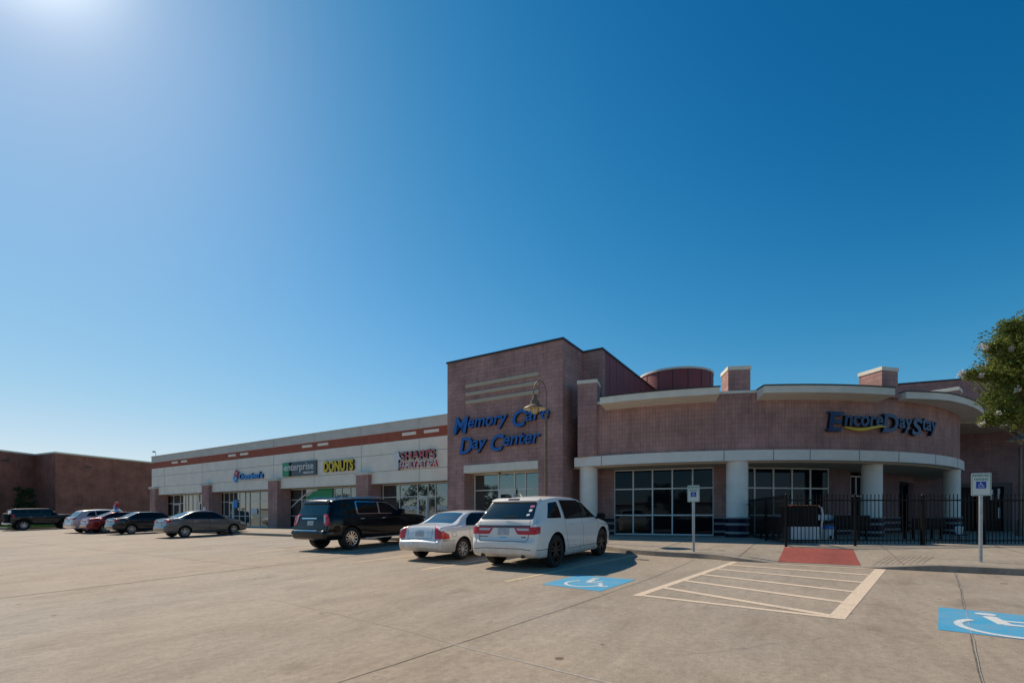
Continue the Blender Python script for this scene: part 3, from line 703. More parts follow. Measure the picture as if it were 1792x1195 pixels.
m = MB(); m.box(tx0 - .05, tx1 + .05, bT - .05, bT + .5, TZ, TZ + .09); m.box(tx1 - .5, tx1 + .05, bT + .5, bs2 - .05, TZ, TZ + .09); m.box(tx1 - .5, xr2 + .05, bs2 - .05, bs2 + .45, TZ + .001, TZ + .091); m.box(xr2 - .4, xr2 + .05, bs2 + .45, bs2 + 15, TZ, TZ + .09); m.box(tx0 - .05, tx0 + .45, bT + .5, bT + 9, TZ, TZ + .09)
m.build('coping', M['darkcap'], tower, LOT)
MB().box(tx0 + .3, tx1 - .3, bT + .6, bT + 9, TZ - 1.0, TZ - .8).build('roof', M['darkcap'], tower, LOT)
MB().box(rx0, rx1, bT - .06, bT + .9, 3.82, 4.22).build('entrance_lintel', M['cream'], tower, LOT, bevel=.01)
bG = bT + .85
mu = U([830.3, 872.6, 900.5, 919.4, 943.5, 968], bG)
mu[0] = rx0 + .03
storefront(tower, mu, bG, FZ, 3.815, [1.62, 2.96]); glassdoor(tower, mu[1] + .04, mu[2] - .04, bG - .03, FZ + .01, 2.9)
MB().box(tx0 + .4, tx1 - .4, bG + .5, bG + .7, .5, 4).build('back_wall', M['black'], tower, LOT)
MB().box(mu[1] + .05, mu[2] + .1, bG - .05, bG - .035, 2.72, 3.02).build('door_number_panel', M['signplate'], tower, LOT)
m = MB(); m.tube([(lx(880, bG), bG - .3, 3.81), (lx(880, bG), bG - .3, 3.74)], .07); m.build('ceiling_lamp', M['darkcap'], tower, LOT)
bx0, bx1 = lx(815.5, bT), lx(943.3, bT)
for za, zb in ((8.20, 8.38), (7.78, 7.95), (7.36, 7.54)): MB().box(bx0, bx1, bT - .05, bT + .01, za, zb).build('pale_bar', M['soffit'], tower, LOT, bevel=.006)
s = thing('wall_sign', 'big slanted blue Memory Care Day Center letters on the tall pink block', 'wall sign', LOT @ Matrix.Translation((lx(880, bT), bT, 5)))
SB = [M['signblue'], M['signedge']]
def trow(txt, u0, u1, z, h, ref): letters(txt, lx(u0, bT), lx(u1, bT), z, h, on_front(bT - .16), s, SB, ref=ref, shear=.22, off=.020 if ref in 'MCD' else .014, depth=.15)
trow('M', 796, 822.5, 5.88, .86, 'M'); trow('emory', 822, 890.5, 6.12, .42, 'x'); trow('C', 899.5, 924.5, 5.90, .82, 'C'); trow('are', 921.5, 963, 6.12, .42, 'x')
trow('D', 807, 829.5, 4.82, .84, 'D'); trow('ay', 828.5, 854.5, 5.03, .42, 'x'); trow('C', 861.5, 885, 4.83, .82, 'C'); trow('enter', 882.5, 948, 5.05, .42, 'x')

# ------------------------------------------------------------------ the round building
C0 = (11.6, 34.7); RW = 15.0
rot = thing('round_building', 'round pink block day stay building on white columns with pale curved canopies', 'building', Matrix.Translation((11.6, 19.7, FZ)))
P = lambda r, t: (C0[0] + r * math.sin(R(t)), C0[1] - r * math.cos(R(t)))
MB().arc(C0, RW - .45, RW, -34.5, 80, 4.28, 6.62, 90).build('drum_wall', M['pinkrun'], rot)
MB().arc(C0, RW - .5, RW + .05, -34.5, 80, 6.62, 6.73, 90).build('coping', M['cream'], rot)
MB().arc(C0, RW - .45, RW + .16, -35.2, 66, 3.86, 4.283, 90).build('frieze', M['colwhite'], rot, smooth=30)
m = MB()
for t in (-30.2, -11.2, -4.0, 1.5, 9.6, 17.3, 27, 37): m.obox((*P(RW + .162, t),), (math.cos(R(t)), math.sin(R(t))), .012, .006, 3.865, 4.28)
m.build('frieze_joints', M['groove'], rot)
MB().arc(C0, 9.5, RW - .2, -36, 70, 3.80, 3.858, 90).build('soffit', M['soffit'], rot)
m = MB(); m.arc(C0, 0.01, RW - .4, -36, 80, 6.2, 6.3, 60); m.build('roof', M['darkcap'], rot)
def canopy(t0, t1, r1, n): 
    f = MB().arc(C0, RW - .1, r1, t0, t1, 6.44, 6.715, n, z0i=6.30); o = f.build('canopy', M['cream'], rot, smooth=30)
    MB().arc(C0, RW - .1, r1 + .03, t0 - .1, t1 + .1, 6.718, 6.765, n).build('canopy_flashing', M['darkcap'], o)
canopy(-29.6, -12.3, 15.82, 16); canopy(-6.2, 13.7, 15.72, 18)
cm = MB()                                                  # third canopy: square corner, then round
pts = [(16.2, 19.95), (17.55, 20.12)] + [P(15.86, t) for t in (25, 28, 31, 34, 37, 40, 43, 46, 50, 54, 58)]
inner = [P(RW - .1, t) for t in (58, 54, 50, 46, 43, 40, 37, 34, 31, 28, 25, 22, 18)]
cm.prism(pts + inner, 6.44, 6.715); o = cm.build('canopy', M['cream'], rot)
MB().prism([(x + .02, y - .03) for x, y in pts] + inner, 6.718, 6.765).build('canopy_flashing', M['darkcap'], o)
def pier(cx, cy, ang, name='roof_pier', zb=6.5):
    ax = (math.cos(R(ang)), math.sin(R(ang)))
    p = MB().obox((cx, cy), ax, .43, .5, zb, 7.58).build(name, M['pink'], rot)
    MB().obox((cx, cy), ax, .46, .53, 7.583, 7.74).build('pier_cap', M['cream'], p, bevel=.01)
    return p
def pfront(fx, fy, wdt, ang): # front-left corner, width
    a = Vector((math.cos(R(ang)), math.sin(R(ang)))); n = Vector((-a.y, a.x)); c = Vector((fx, fy)) + a * .43 + n * .5
    return pier(c.x, c.y, ang)
pfront(2.98, 22.03, .85, -18); pfront(8.87, 19.93, .85, -8.5); pfront(15.18, 19.93, .85, 15); pfront(21.2, 23.05, .85, 40)
m = MB(); a = Vector((math.cos(R(-18)), math.sin(R(-18)))); nn = Vector((-a.y, a.x)); c = Vector((2.98, 22.03)) + a * .43 + nn * .5
m.obox(c, a, .43, .5, 4.29, 6.5); m.build('corner_pier', M['pink'], rot)
# columns
def column(x, y, r, base=True):
    c = MB(); c.cyl((x, y), r, 1.56, 3.858, 40); o = c.build('column', M['colwhite'], rot, smooth=30)
    b = MB(); b.cyl((x, y), r + .05, .5, 1.50, 40); b.build('column_base', M['navy'], o, smooth=30)
    MB().cyl((x, y), r + .075, 1.50, 1.56, 40).build('base_ledge', M['stripe'], o, smooth=30)
    for z in (.875, 1.225): MB().cyl((x, y), r + .056, z, z + .095, 40).build('base_stripe', M['stripe'], o, smooth=30)
column(3.55, 22.5, .41); column(9.36, 20.2, .42); column(15.45, 20.85, .375); column(21.5, 23.75, .33)
# set-back wall under the drum, window by window
def seg(p, q, z0, z1, m_, name, d=.25, off=0.0):
    p, q = Vector(p), Vector(q); a = (q - p).normalized(); n = Vector((-a.y, a.x)); c = (p + q) / 2 + n * (d / 2 + off)
    return MB().obox(c, a, (q - p).length / 2, d / 2, z0, z1).build(name, M[m_], rot)
def stripes(p, q):
    p, q = Vector(p), Vector(q); a = (q - p).normalized(); n = Vector((-a.y, a.x)); c = (p + q) / 2
    b = MB().obox(c - n * .02, a, (q - p).length / 2, .04, .5, 1.50).build('base_course', M['navy'], rot)
    for z in (.875, 1.225): MB().obox(c - n * .05, a, (q - p).length / 2 - .003, .015, z, z + .095).build('base_stripe', M['stripe'], b)
    MB().obox(c - n * .045, a, (q - p).length / 2, .03, 1.503, 1.56).build('base_ledge', M['stripe'], b)
def bigwin(p, q, n, z0, z1, trans, gm='glassdark'):
    p, q = Vector(p), Vector(q); L = (q - p).length; a = (q - p) / L
    fm = Matrix.Translation((p.x, p.y, 0)) @ Matrix.Rotation(math.atan2(a.y, a.x), 4, 'Z')
    f = MB(); w_ = .06
    xs_ = [L * i / n for i in range(n + 1)]
    f.box(0, L, 0, .1, z1 - w_, z1); f.box(0, L, 0, .1, z0, z0 + w_)
    for x in xs_: f.box(max(0, x - w_ / 2), min(L, x + w_ / 2), .003, .097, z0 + w_, z1 - w_)
    for i in range(n):
        for z in trans: f.box(xs_[i] + w_ / 2, xs_[i + 1] - w_ / 2, .006, .094, z - w_ / 2, z + w_ / 2)
    fo = f.build('window', M['mullion'], rot, fm, bevel=.004)
    zs = [z0 + w_] + list(trans) + [z1 - w_]
    for i in range(n):
        g_ = MB()
        for k in range(len(zs) - 1): g_.box(xs_[i] + .02, xs_[i + 1] - .02, .05, .06, zs[k] - .01, zs[k + 1] + .01)
        jitter(g_.build('pane', M[gm], fo, fm))
A1, A2, B1, B2 = (4.87, 23.1), (8.96, 21.6), (9.95, 21.6), (14.55, 22.3)
seg((2.2, 24.0), A1, .5, 3.8, 'pink', 'wall'); stripes((2.4, 23.93), A1)
bigwin(A1, A2, 5, FZ, 3.79, [1.65, 2.87]); seg(A2, B1, .5, 3.8, 'pink', 'wall'); stripes(A2, B1)
bigwin(B1, B2, 5, FZ, 3.79, [1.65, 2.87])
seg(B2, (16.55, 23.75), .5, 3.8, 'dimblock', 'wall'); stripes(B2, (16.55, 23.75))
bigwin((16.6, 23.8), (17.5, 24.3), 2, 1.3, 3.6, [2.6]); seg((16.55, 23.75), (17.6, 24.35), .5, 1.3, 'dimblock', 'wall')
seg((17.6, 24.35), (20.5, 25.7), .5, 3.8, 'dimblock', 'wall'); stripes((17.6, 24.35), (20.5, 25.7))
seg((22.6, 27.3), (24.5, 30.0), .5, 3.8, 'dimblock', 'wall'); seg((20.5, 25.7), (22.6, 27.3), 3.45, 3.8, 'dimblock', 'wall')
o = seg((20.55, 26.2), (22.5, 27.7), FZ, 3.45, 'glassblack', 'entrance_door', .06)
m = MB()
for t in (.0, .5, 1.0):
    x = 20.55 + (22.5 - 20.55) * t; y = 26.2 + 1.5 * t; m.obox((x + .03, y - .05), (.79, .61), .05, .05, FZ, 3.45)
m.obox((21.5, 26.9), (.79, .61), 1.2, .06, 3.35, 3.45); m.build('door_frame', M['darkcap'], o)
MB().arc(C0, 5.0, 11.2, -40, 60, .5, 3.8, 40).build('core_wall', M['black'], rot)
# round tower on the roof behind
m = MB(); m.cyl((10.9, 32.4), 2.33, 6.3, 10.75, 48); rt = m.build('roof_drum', M['redmetal'], rot, smooth=30)
MB().cyl((10.9, 32.4), 2.38, 10.75, 10.88, 48).build('drum_coping', M['cream'], rt, smooth=30)
m = MB()
for k in range(16):
    t = 2 * math.pi * k / 16; m.obox((10.9 + 2.335 * math.cos(t), 32.4 + 2.335 * math.sin(t)), (-math.sin(t), math.cos(t)), .02, .012, 6.4, 10.74)
m.build('drum_joints', M['reddark'], rt)

# curved sign on the drum
def drum_hit(u, r):
    d = Vector(((u - CXP) / FPX, 1)); c = Vector(C0); A_ = d.dot(d); B_ = -2 * d.dot(c); Cc = c.dot(c) - r * r
    t = (-B_ - math.sqrt(B_ * B_ - 4 * A_ * Cc)) / (2 * A_); p = d * t - c
    return math.degrees(math.atan2(p.x, -p.y)), t
def on_drum(r): return lambda x, z, d: (C0[0] + (r - d) * math.sin(x / r), C0[1] - (r - d) * math.cos(x / r), z)
RS = RW + .17
enc = thing('wall_sign', 'dark blue EncoreDayStay letters with a yellow wave on the round pink wall', 'wall sign', Matrix.Translation((*P(RS, 8), 5)))
NB = [M['signnavy'], M['signedge']]
def enc_row(txt, u0, u1, v, h, ref, off=.03, sh=.12):
    off = off * .6
    a0, a1 = R(drum_hit(u0, RS)[0]) * RS, R(drum_hit(u1, RS)[0]) * RS; t = drum_hit((u0 + u1) / 2, RS)[1]
    z = CAM_H + (HYP - v) * t / FPX
    letters(txt, a0, a1, z, h, on_drum(RS), enc, NB, ref=ref, shear=sh, off=off, depth=.14, frame=WORLD)
    return z
enc_row('E', 1450, 1476, 753, .79, 'E', .05); enc_row('ncore', 1478, 1546, 744.5, .42, 'x', .04); enc_row('D', 1546, 1573, 755, .77, 'D', .045)
enc_row('ay', 1574, 1597, 748.5, .40, 'x', .035); enc_row('S', 1596.5, 1614, 760.5, .74, 'S', .05); enc_row('tay', 1614.5, 1640, 753, .42, 'x', .035)
m = MB()                                                    # serifs of the two tallest capitals
for u, v in ((1452, 752), (1455, 721), (1474, 722), (1549, 755), (1551, 725)):
    t_, t = drum_hit(u, RS); z = CAM_H + (HYP - v) * t / FPX; a = R(t_) * RS
    f = on_drum(RS); q = [(a - .13, z - .03), (a + .13, z - .03), (a + .13, z + .03), (a - .13, z + .03)]
    m.face([f(x, zz, -.004) for x, zz in q]); m.face([f(x, zz, .1) for x, zz in q[::-1]])
    for i in range(4): m.face([f(*q[(i + 1) % 4], -.004), f(*q[i], -.004), f(*q[i], .1), f(*q[(i + 1) % 4], .1)])
m.build('letter_serifs', M['signnavy'], enc, WORLD)
m = MB(); f = on_drum(RS + .03); n = 24
for i in range(n):
    q = []
    for t in (i / n, (i + 1) / n):
        u = 1478 + 73 * t; th, dd = drum_hit(u, RS + .03); v = 748.5 + 2.6 * math.sin((t - .12) * 6.0) ; z = CAM_H + (HYP - v) * dd / FPX
        hw = .012 + .045 * math.sin(math.pi * min(1, max(0, t))) ** .7; q.append((R(th) * (RS + .03), z - hw, z + hw))
    (xa, a0, a1), (xb, b0, b1) = q
    m.face([f(xa, a0, 0), f(xb, b0, 0), f(xb, b1, 0), f(xa, a1, 0)]); m.face([f(xb, b0, .1), f(xa, a0, .1), f(xa, a1, .1), f(xb, b1, .1)])
    m.face([f(xa, a0, .1), f(xb, b0, .1), f(xb, b0, 0), f(xa, a0, 0)]); m.face([f(xa, a1, 0), f(xb, b1, 0), f(xb, b1, .1), f(xa, a1, .1)])
m.build('yellow_wave', M['yellow'], enc, WORLD)

# ------------------------------------------------------------------ tall plain wall behind on the right
side = thing('hall_building', 'tall mauve block hall wall behind the round building at the right edge', 'building', Matrix.Translation((30, 28, FZ)))
a = Vector((8.2, -3.1)).normalized(); n = Vector((-a.y, a.x)); p0 = Vector((16.5, 32.3)); L = 30
fm = Matrix.Translation((p0.x, p0.y, 0)) @ Matrix.Rotation(math.atan2(a.y, a.x), 4, 'Z')
d0, d1 = 9.9, 12.9
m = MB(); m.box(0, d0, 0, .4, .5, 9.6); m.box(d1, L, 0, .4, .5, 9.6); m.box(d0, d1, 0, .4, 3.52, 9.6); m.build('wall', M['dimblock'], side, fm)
MB().box(-.05, L, -.05, .5, 9.6, 9.69).build('coping', M['darkcap'], side, fm)
MB().box(0, L, .4, 12, 8.6, 8.8).build('roof', M['darkcap'], side, fm)
m = MB(); m.box(d0 + .003, d0 + .35, .02, .25, .5, 3.52); m.box(d1 - .35, d1 - .003, .02, .25, .5, 3.52); m.box(d0 + .35, d1 - .35, .02, .25, 3.3, 3.52); m.box(11.3, 11.5, .02, .2, .5, 3.3); fr = m.build('door_frame', M['darkcap'], side, fm)
for t0, z0, z1 in ((12.02, 2.55, 3.15), (12.34, 2.6, 3.2), (12.36, 1.5, 2.1)): MB().box(t0, t0 + .11, .185, .195, z0, z1).build('painted_reflection', M['signwhite'], side, fm)  # bright outdoors reflected in the door glass, painted as pale slips
MB().box(d0 + .3, d1 - .3, .2, .24, .5, 3.35).build('pane', M['black'], fr, fm)
m = MB(); m.box(6.6, 16, -4.2, 0, 6.42, 6.70); m.build('canopy', M['cream'], side, fm); MB().box(6.62, 15.98, -4.18, -.003, 6.405, 6.418).build('canopy_soffit', M['soffit'], side, fm)

# ------------------------------------------------------------------ brick hall at the far left
left = thing('brick_building', 'windowless red brown brick hall with a pale coping at the far left', 'building', Matrix.Translation((-54, 56, .6)))
HK = 1.245
pl = [(x * HK, y * HK) for x, y in [(-46.0, 43.0), (-45.8, 46.7), (-42.3, 45.0), (-39.4, 54.0), (-37.4, 60), (-60, 60), (-60, 43.0)]]
MB().prism(pl, .4, 8.85).build('wall', M['redbrick'], left)
m = MB()
for i in range(4):
    p, q = Vector(pl[i]), Vector(pl[i + 1]); a = (q - p).normalized(); m.obox((p + q) / 2, a, (q - p).length / 2 + .1, .12, 8.85 + .001 * i, 9.03 + .001 * i)
m.build('coping', M['cream'], left)
m = MB()
for x, y, z in ((-41.5, 47.55, 7.5), (-41.75, 46.8, 2.9), (-45.92, 44, 7.8)): m.obox((x * HK, y * HK), (.3, .95), .35, .06, z, z + .14)
m.build('wall_vents', M['darkcap'], left)

# ------------------------------------------------------------------ vehicles
def pchip(pts):
    xs_ = [p[0] for p in pts]; ys = [p[1] for p in pts]; n = len(pts)
    h = [xs_[i + 1] - xs_[i] for i in range(n - 1)]; d = [(ys[i + 1] - ys[i]) / h[i] for i in range(n - 1)]
    m = [d[0]] + [0 if d[i - 1] * d[i] <= 0 else 3 * (h[i - 1] + h[i]) / ((2 * h[i] + h[i - 1]) / d[i - 1] + (h[i] + 2 * h[i - 1]) / d[i]) for i in range(1, n - 1)] + [d[-1]]
    def f(x):
        x = max(xs_[0], min(xs_[-1], x)); i = 0
        while i < n - 2 and x > xs_[i + 1]: i += 1
        t = (x - xs_[i]) / h[i]
        return (ys[i] * (1 + 2 * t) * (1 - t) ** 2 + m[i] * h[i] * t * (1 - t) ** 2 + ys[i + 1] * t * t * (3 - 2 * t) + m[i + 1] * h[i] * t * t * (t - 1))
    return f
def rounded(poly, r, n=4):
    out = []; L = len(poly)
    for i in range(L):
        p, a, b = Vector(poly[i]), Vector(poly[i - 1]), Vector(poly[(i + 1) % L])
        rr = r[i] if isinstance(r, (list, tuple)) else r
        da, db = min(rr, (a - p).length * .45), min(rr, (b - p).length * .45); q0, q1 = p + (a - p).normalized() * da, p + (b - p).normalized() * db
        for k in range(n + 1):
            t = k / n; out.append(tuple(q0 * (1 - t) ** 2 + p * 2 * t * (1 - t) + q1 * t * t))
    return out
class Car:
    def __init__(s, sp, label, cat, a, b, yaw=0, group='cars parked along the kerb', steer=0):
        s.sp = sp; L, W = sp['L'], sp['W']; s.L, s.W = L, W
        pos = LOT @ Vector((-a, b, gz(b)))
        hd = R(57.9 + yaw)
        s.F = Matrix.Translation(pos) @ Matrix.Rotation(hd, 4, 'Z') @ Matrix.Rotation(-math.atan(SLOPE * math.cos(R(yaw))), 4, 'Y') @ Matrix.Translation((-sp['ro'], 0, 0))
        s.root = thing(sp['name'], label, cat, s.F @ Matrix.Translation((L / 2, 0, 0)), group)
        s.fr, s.fb, s.fs = pchip(sp['roof']), pchip(sp['bot']), pchip(sp['belt'])
        s.paint = sp['paint']; s.mesh(); s.wheels(steer)
    def ring(s, x):
        sp = s.sp; L, W = s.L, s.W
        w = W / 2; rr = sp.get('corner', .16); Dr, Df = sp.get('Dr', .9), sp.get('Df', 1.1)
        w *= 1 - sp.get('kr', .10) * max(0, 1 - x / Dr) ** 2.2 - sp.get('kf', .16) * max(0, 1 - (L - x) / Df) ** 2.2
        for d in (x, L - x):
            if d < rr: w -= rr * .8 * (1 - math.sqrt(max(0, 1 - (1 - d / rr) ** 2)))
        zb, zr = s.fb(x), s.fr(x); zs = min(s.fs(x), zr - .015)
        h = zs - zb; gh = zr - zs; q = max(0, min(1, gh / sp.get('gh', .38))); q = q * q * (3 - 2 * q)
        pts = [(0, zb), (.55 * w, zb), (.86 * w, zb), (.95 * w, zb + .035 * h), (.975 * w, zb + .1 * h), (.985 * w, zb + .24 * h), (.992 * w, zb + .4 * h), (w, zb + .58 * h), (.999 * w, zb + .74 * h), (.988 * w, zb + .86 * h), (.968 * w, zb + .95 * h), (.95 * w, zs)]
        yb = .945 * w; yr = w * (.90 + (sp.get('rw', .74) - .90) * q); cr = sp.get('crown', .045) + .0 * q; ed = min(sp.get('ed', .055), gh * .5)
        z1 = zr - cr * .8 - ed
        for t in (.15, .35, .55, .75, .9, 1.0): pts.append((yb + (yr - yb) * t ** 1.35, zs + max(z1 - zs, 0) * t))
        for k in (1, 2, 3):
            a = k / 3 * math.pi / 2; pts.append((yr - (ed + .005) * (1 - math.cos(a)) * .9, z1 + ed * math.sin(a)))
        y0 = yr - (ed + .005) * .9; z0 = z1 + ed
        for t in (.8, .6, .4, .2, 0): pts.append((y0 * t, z0 + (zr - z0) * (1 - t * t)))
        return pts
    def mesh(s):
        L = s.L; xs_ = set([0, .006, .02, .045, .08, L - .08, L - .045, L - .02, L - .006, L])
        n = int(L / .045)
        for i in range(1, n): xs_.add(round(L * i / n, 4))
        xs_ = sorted(xs_); rings = [s.ring(x) for x in xs_]; K = len(rings[0])
        vs, fs = [], []
        for x, r in zip(xs_, rings):
            full = [(-y, z) for y, z in r] + [(y, z) for y, z in r[-2:0:-1]]
            vs += [(x, y, z) for y, z in full]; NR = len(full)
        m = len(xs_)
        for i in range(m - 1):
            for k in range(NR): fs.append((i * NR + k, i * NR + (k + 1) % NR, (i + 1) * NR + (k + 1) % NR, (i + 1) * NR + k))
        fs.append(tuple(range(NR))[::-1]); fs.append(tuple((m - 1) * NR + k for k in range(NR)))
        me = bpy.data.meshes.new('body'); me.from_pydata(vs, [], fs)
        bm = bmesh.new(); bm.from_mesh(me); bmesh.ops.recalc_face_normals(bm, faces=bm.faces); s.bvh = BVHTree.FromBMesh(bm); bm.to_mesh(me); bm.free()
        # wheel openings cut as real holes
        sp = s.sp; cut = MB(); s.ax = [(sp['ro'], 1), (sp['ro'] + sp['wb'], 1)]; Ra = sp['R'] + sp.get('gap', .055)
        for x, _ in s.ax:
            for sg in (-1, 1):
                y0, y1 = sg * (s.W / 2 - .34), sg * (s.W / 2 + .25)
                ya, yb = min(y0, y1), max(y0, y1); n = 40; c = [(x + Ra * math.cos(2 * math.pi * k / n), sp['R'] + Ra * math.sin(2 * math.pi * k / n)) for k in range(n)]
                for k in range(n):
                    p, q = c[k], c[(k + 1) % n]; cut.face([(p[0], ya, p[1]), (q[0], ya, q[1]), (q[0], yb, q[1]), (p[0], yb, p[1])])
                cut.face([(p[0], ya, p[1]) for p in c[::-1]]); cut.face([(p[0], yb, p[1]) for p in c])
        co = cut.build('wheel_arch_cut', M['well'], None)
        bo = bpy.data.objects.new('body', me); COL.objects.link(bo); me.materials.append(s.paint); me.materials.append(M['well'])
        md = bo.modifiers.new('b', 'BOOLEAN'); md.operation = 'DIFFERENCE'; md.object = co; md.solver = 'EXACT'
        bpy.context.view_layer.update(); dg = bpy.context.evaluated_depsgraph_get()
        nm = bpy.data.meshes.new_from_object(bo.evaluated_get(dg)); bpy.data.objects.remove(bo); cm_ = co.data; bpy.data.objects.remove(co); bpy.data.meshes.remove(cm_)
        if len(nm.materials) < 2:
            nm.materials.clear(); nm.materials.append(s.paint); nm.materials.append(M['well'])
        for p in nm.polygons:
            c = p.center; p.material_index = 0
            for x, _ in s.ax:
                if abs(c.y) > s.W / 2 - .36 and (c.x - x) ** 2 + (c.z - sp['R']) ** 2 < (Ra * 1.003) ** 2: p.material_index = 1
            if c.z < s.fb(c.x) + .012 and p.normal.z < -.97 and .4 < c.x < s.L - .4: p.material_index = 1
        nm.polygons.foreach_set('use_smooth', [True] * len(nm.polygons)); nm.set_sharp_from_angle(angle=R(34))
        nm.transform(MW[s.root.name].inverted() @ s.F); nm.name = 'body'
        o = bpy.data.objects.new('body', nm); COL.objects.link(o); o.parent = s.root; MW[o.name] = MW[s.root.name].copy(); s.body = o
    def ray(s, plane, u, v):
        o, d = {'R': ((u, -3, v), (0, 1, 0)), 'L': ((u, 3, v), (0, -1, 0)), 'B': ((-2, -u, v), (1, 0, 0)), 'F': ((s.L + 2, u, v), (-1, 0, 0)), 'T': ((u, v, 4), (0, 0, -1)),
                'W': ((.9 - 4 * math.cos(u), -4 * math.sin(u), v), (math.cos(u), math.sin(u), 0)), 'V': ((.9 - 4 * math.cos(u), 4 * math.sin(u), v), (math.cos(u), -math.sin(u), 0))}[plane]
        # 'B': u runs to the right as seen from behind
        h = s.bvh.ray_cast(Vector(o), Vector(d)); 
        return (h[0], h[1]) if h[0] is not None else None
    def patch(s, poly, plane, m, name, off=.004, parent=None, step=.06, skirt=.012, both=False):
        ext = min(max(p[0] for p in poly) - min(p[0] for p in poly), max(p[1] for p in poly) - min(p[1] for p in poly)); step = max(.012, min(step, ext / 4))
        b = []
        for i in range(len(poly)):
            p, q = Vector(poly[i]), Vector(poly[(i + 1) % len(poly)]); n = max(1, int((q - p).length / step))
            b += [p.lerp(q, k / n) for k in range(n)]
        xs_ = [p.x for p in b]; ys = [p.y for p in b]; pts = list(b); nb = len(b)
        from mathutils.geometry import intersect_point_line
        x = min(xs_) + step
        def inside(p):
            c = False
            for i in range(nb):
                a_, c_ = b[i], b[i - 1]
                if (a_.y > p.y) != (c_.y > p.y) and p.x < (c_.x - a_.x) * (p.y - a_.y) / (c_.y - a_.y) + a_.x: c = not c
            return c
        while x < max(xs_):
            y = min(ys) + step
            while y < max(ys):
                p = Vector((x, y))
                if inside(p) and min((p - q).length for q in b) > step * .4: pts.append(p)
                y += step
            x += step
        v, e, f, ov, oe, of = delaunay_2d_cdt(pts, [(i, (i + 1) % nb) for i in range(nb)], [], 1, 1e-6)
        mb = MB(); P3 = []
        for p in v:
            h = s.ray(plane, p.x, p.y)
            if h is None: P3.append(None); continue
            n = h[1]; 
            P3.append((h[0] + n * off, h[0] - n * skirt))
        for t in f:
            if any(P3[i] is None for i in t): continue
            mb.face([P3[i][0] for i in t])
        ec = {}
        for t in f:
            for i in range(len(t)):
                k = (min(t[i], t[(i + 1) % len(t)]), max(t[i], t[(i + 1) % len(t)])); ec[k] = ec.get(k, 0) + 1
        for (i, j), c in ec.items():
            if c == 1 and P3[i] and P3[j]: mb.face([P3[i][0], P3[j][0], P3[j][1], P3[i][1]])
        if not mb.f: return None
        par = parent or s.root
        o = mb.build(name, m, par, s.F, smooth=40)
        # keep front faces outward
        c = s.F @ Vector((s.L / 2, 0, .7)); return o
    def seam(s, lines, wd=.009, name='door_seams', m='well'):
        mb = MB()
        for plane, pts in lines:
            P = []
            for i in range(len(pts) - 1):
                a, b = Vector(pts[i]), Vector(pts[i + 1]); n = max(1, int((b - a).length / .06)); P += [a.lerp(b, k / n) for k in range(n)]
            P.append(Vector(pts[-1])); pr = None
            for i, p in enumerate(P):
                h = s.ray(plane, p.x, p.y)
                if h is None: pr = None; continue
                d = (P[min(i + 1, len(P) - 1)] - P[max(0, i - 1)]).normalized(); n2 = Vector((-d.y, d.x)) * wd / 2
                h1, h2 = s.ray(plane, p.x + n2.x, p.y + n2.y), s.ray(plane, p.x - n2.x, p.y - n2.y)
                if h1 is None or h2 is None: pr = None; continue
                cur = (h1[0] + h1[1] * .0022, h2[0] + h2[1] * .0022)
                if pr: mb.face([pr[0], cur[0], cur[1], pr[1]])
                pr = cur
        if mb.f: mb.build(name, M[m], s.root, s.F)
    def wheels(s, steer):
        sp = s.sp; Rw, tw = sp['R'], sp.get('tw', .22); rr = sp.get('rim', .68) * Rw; style = sp.get('spokes', 5); rm = M[sp.get('rimmat', 'alloy')]
        for ix, (x, _) in enumerate(s.ax):
            for sg in (-1, 1):
                e = sub('wheel', s.root)
                st = R(steer) if ix == 1 else 0
                yc = sg * (s.W / 2 - tw / 2 - .025)
                T = s.F @ Matrix.Translation((x, yc, Rw)) @ Matrix.Rotation(st, 4, 'Z') @ Matrix.Rotation(R(90 if sg < 0 else -90), 4, 'X')   # local z points outward
                m = MB(); h = tw / 2
                m.lathe((0, 0, 0), [(rr * .98, -h * .8), (Rw * .9, -h), (Rw * .985, -h * .82), (Rw, -h * .5), (Rw, h * .5), (Rw * .985, h * .82), (Rw * .94, h * .97), (rr * 1.1, h * .99), (rr * 1.0, h * .86), (rr * .99, h * .5), (rr * .98, -h * .8)], 40)
                m.build('tyre', M['rubber'], e, T, smooth=35)
                m = MB()
                m.lathe((0, 0, 0), [(rr * 1.01, h * .84), (rr * 1.0, h * .93), (rr * .95, h * .92), (rr * .93, h * .70), (rr * .90, -h * .2)], 40)
                m.lathe((0, 0, 0), [(0, h * .80), (rr * .14, h * .80), (rr * .2, h * .70), (rr * .2, h * .3)], 20)
                dbl = style < 0; ns = abs(style)
                for k in range(ns):
                    for off in ((-.11, .11) if dbl else (0,)):
                        a = 2 * math.pi * k / ns + .3
                        ca, sa = math.cos(a), math.sin(a); r0, r1 = rr * .12, rr * .95
                        w0, w1 = (.09, .07) if dbl else (sp.get('sw', .17), sp.get('sw', .17) * .8); w0 *= rr; w1 *= rr
                        o0, o1 = off * rr * .5, off * rr * 1.9
                        q = lambda r, t, z: (ca * r - sa * t, sa * r + ca * t, z)
                        A_ = [q(r0, o0 - w0, h * .76), q(r1, o1 - w1, h * .86), q(r1, o1 + w1, h * .86), q(r0, o0 + w0, h * .76)]
                        B_ = [q(r0, o0 - w0, h * .45), q(r1, o1 - w1, h * .5), q(r1, o1 + w1, h * .5), q(r0, o0 + w0, h * .45)]
                        m.face(A_)
                        for i in range(4): m.face([A_[i], B_[i], B_[(i + 1) % 4], A_[(i + 1) % 4]])
                m.build('rim', rm, e, T, smooth=30)
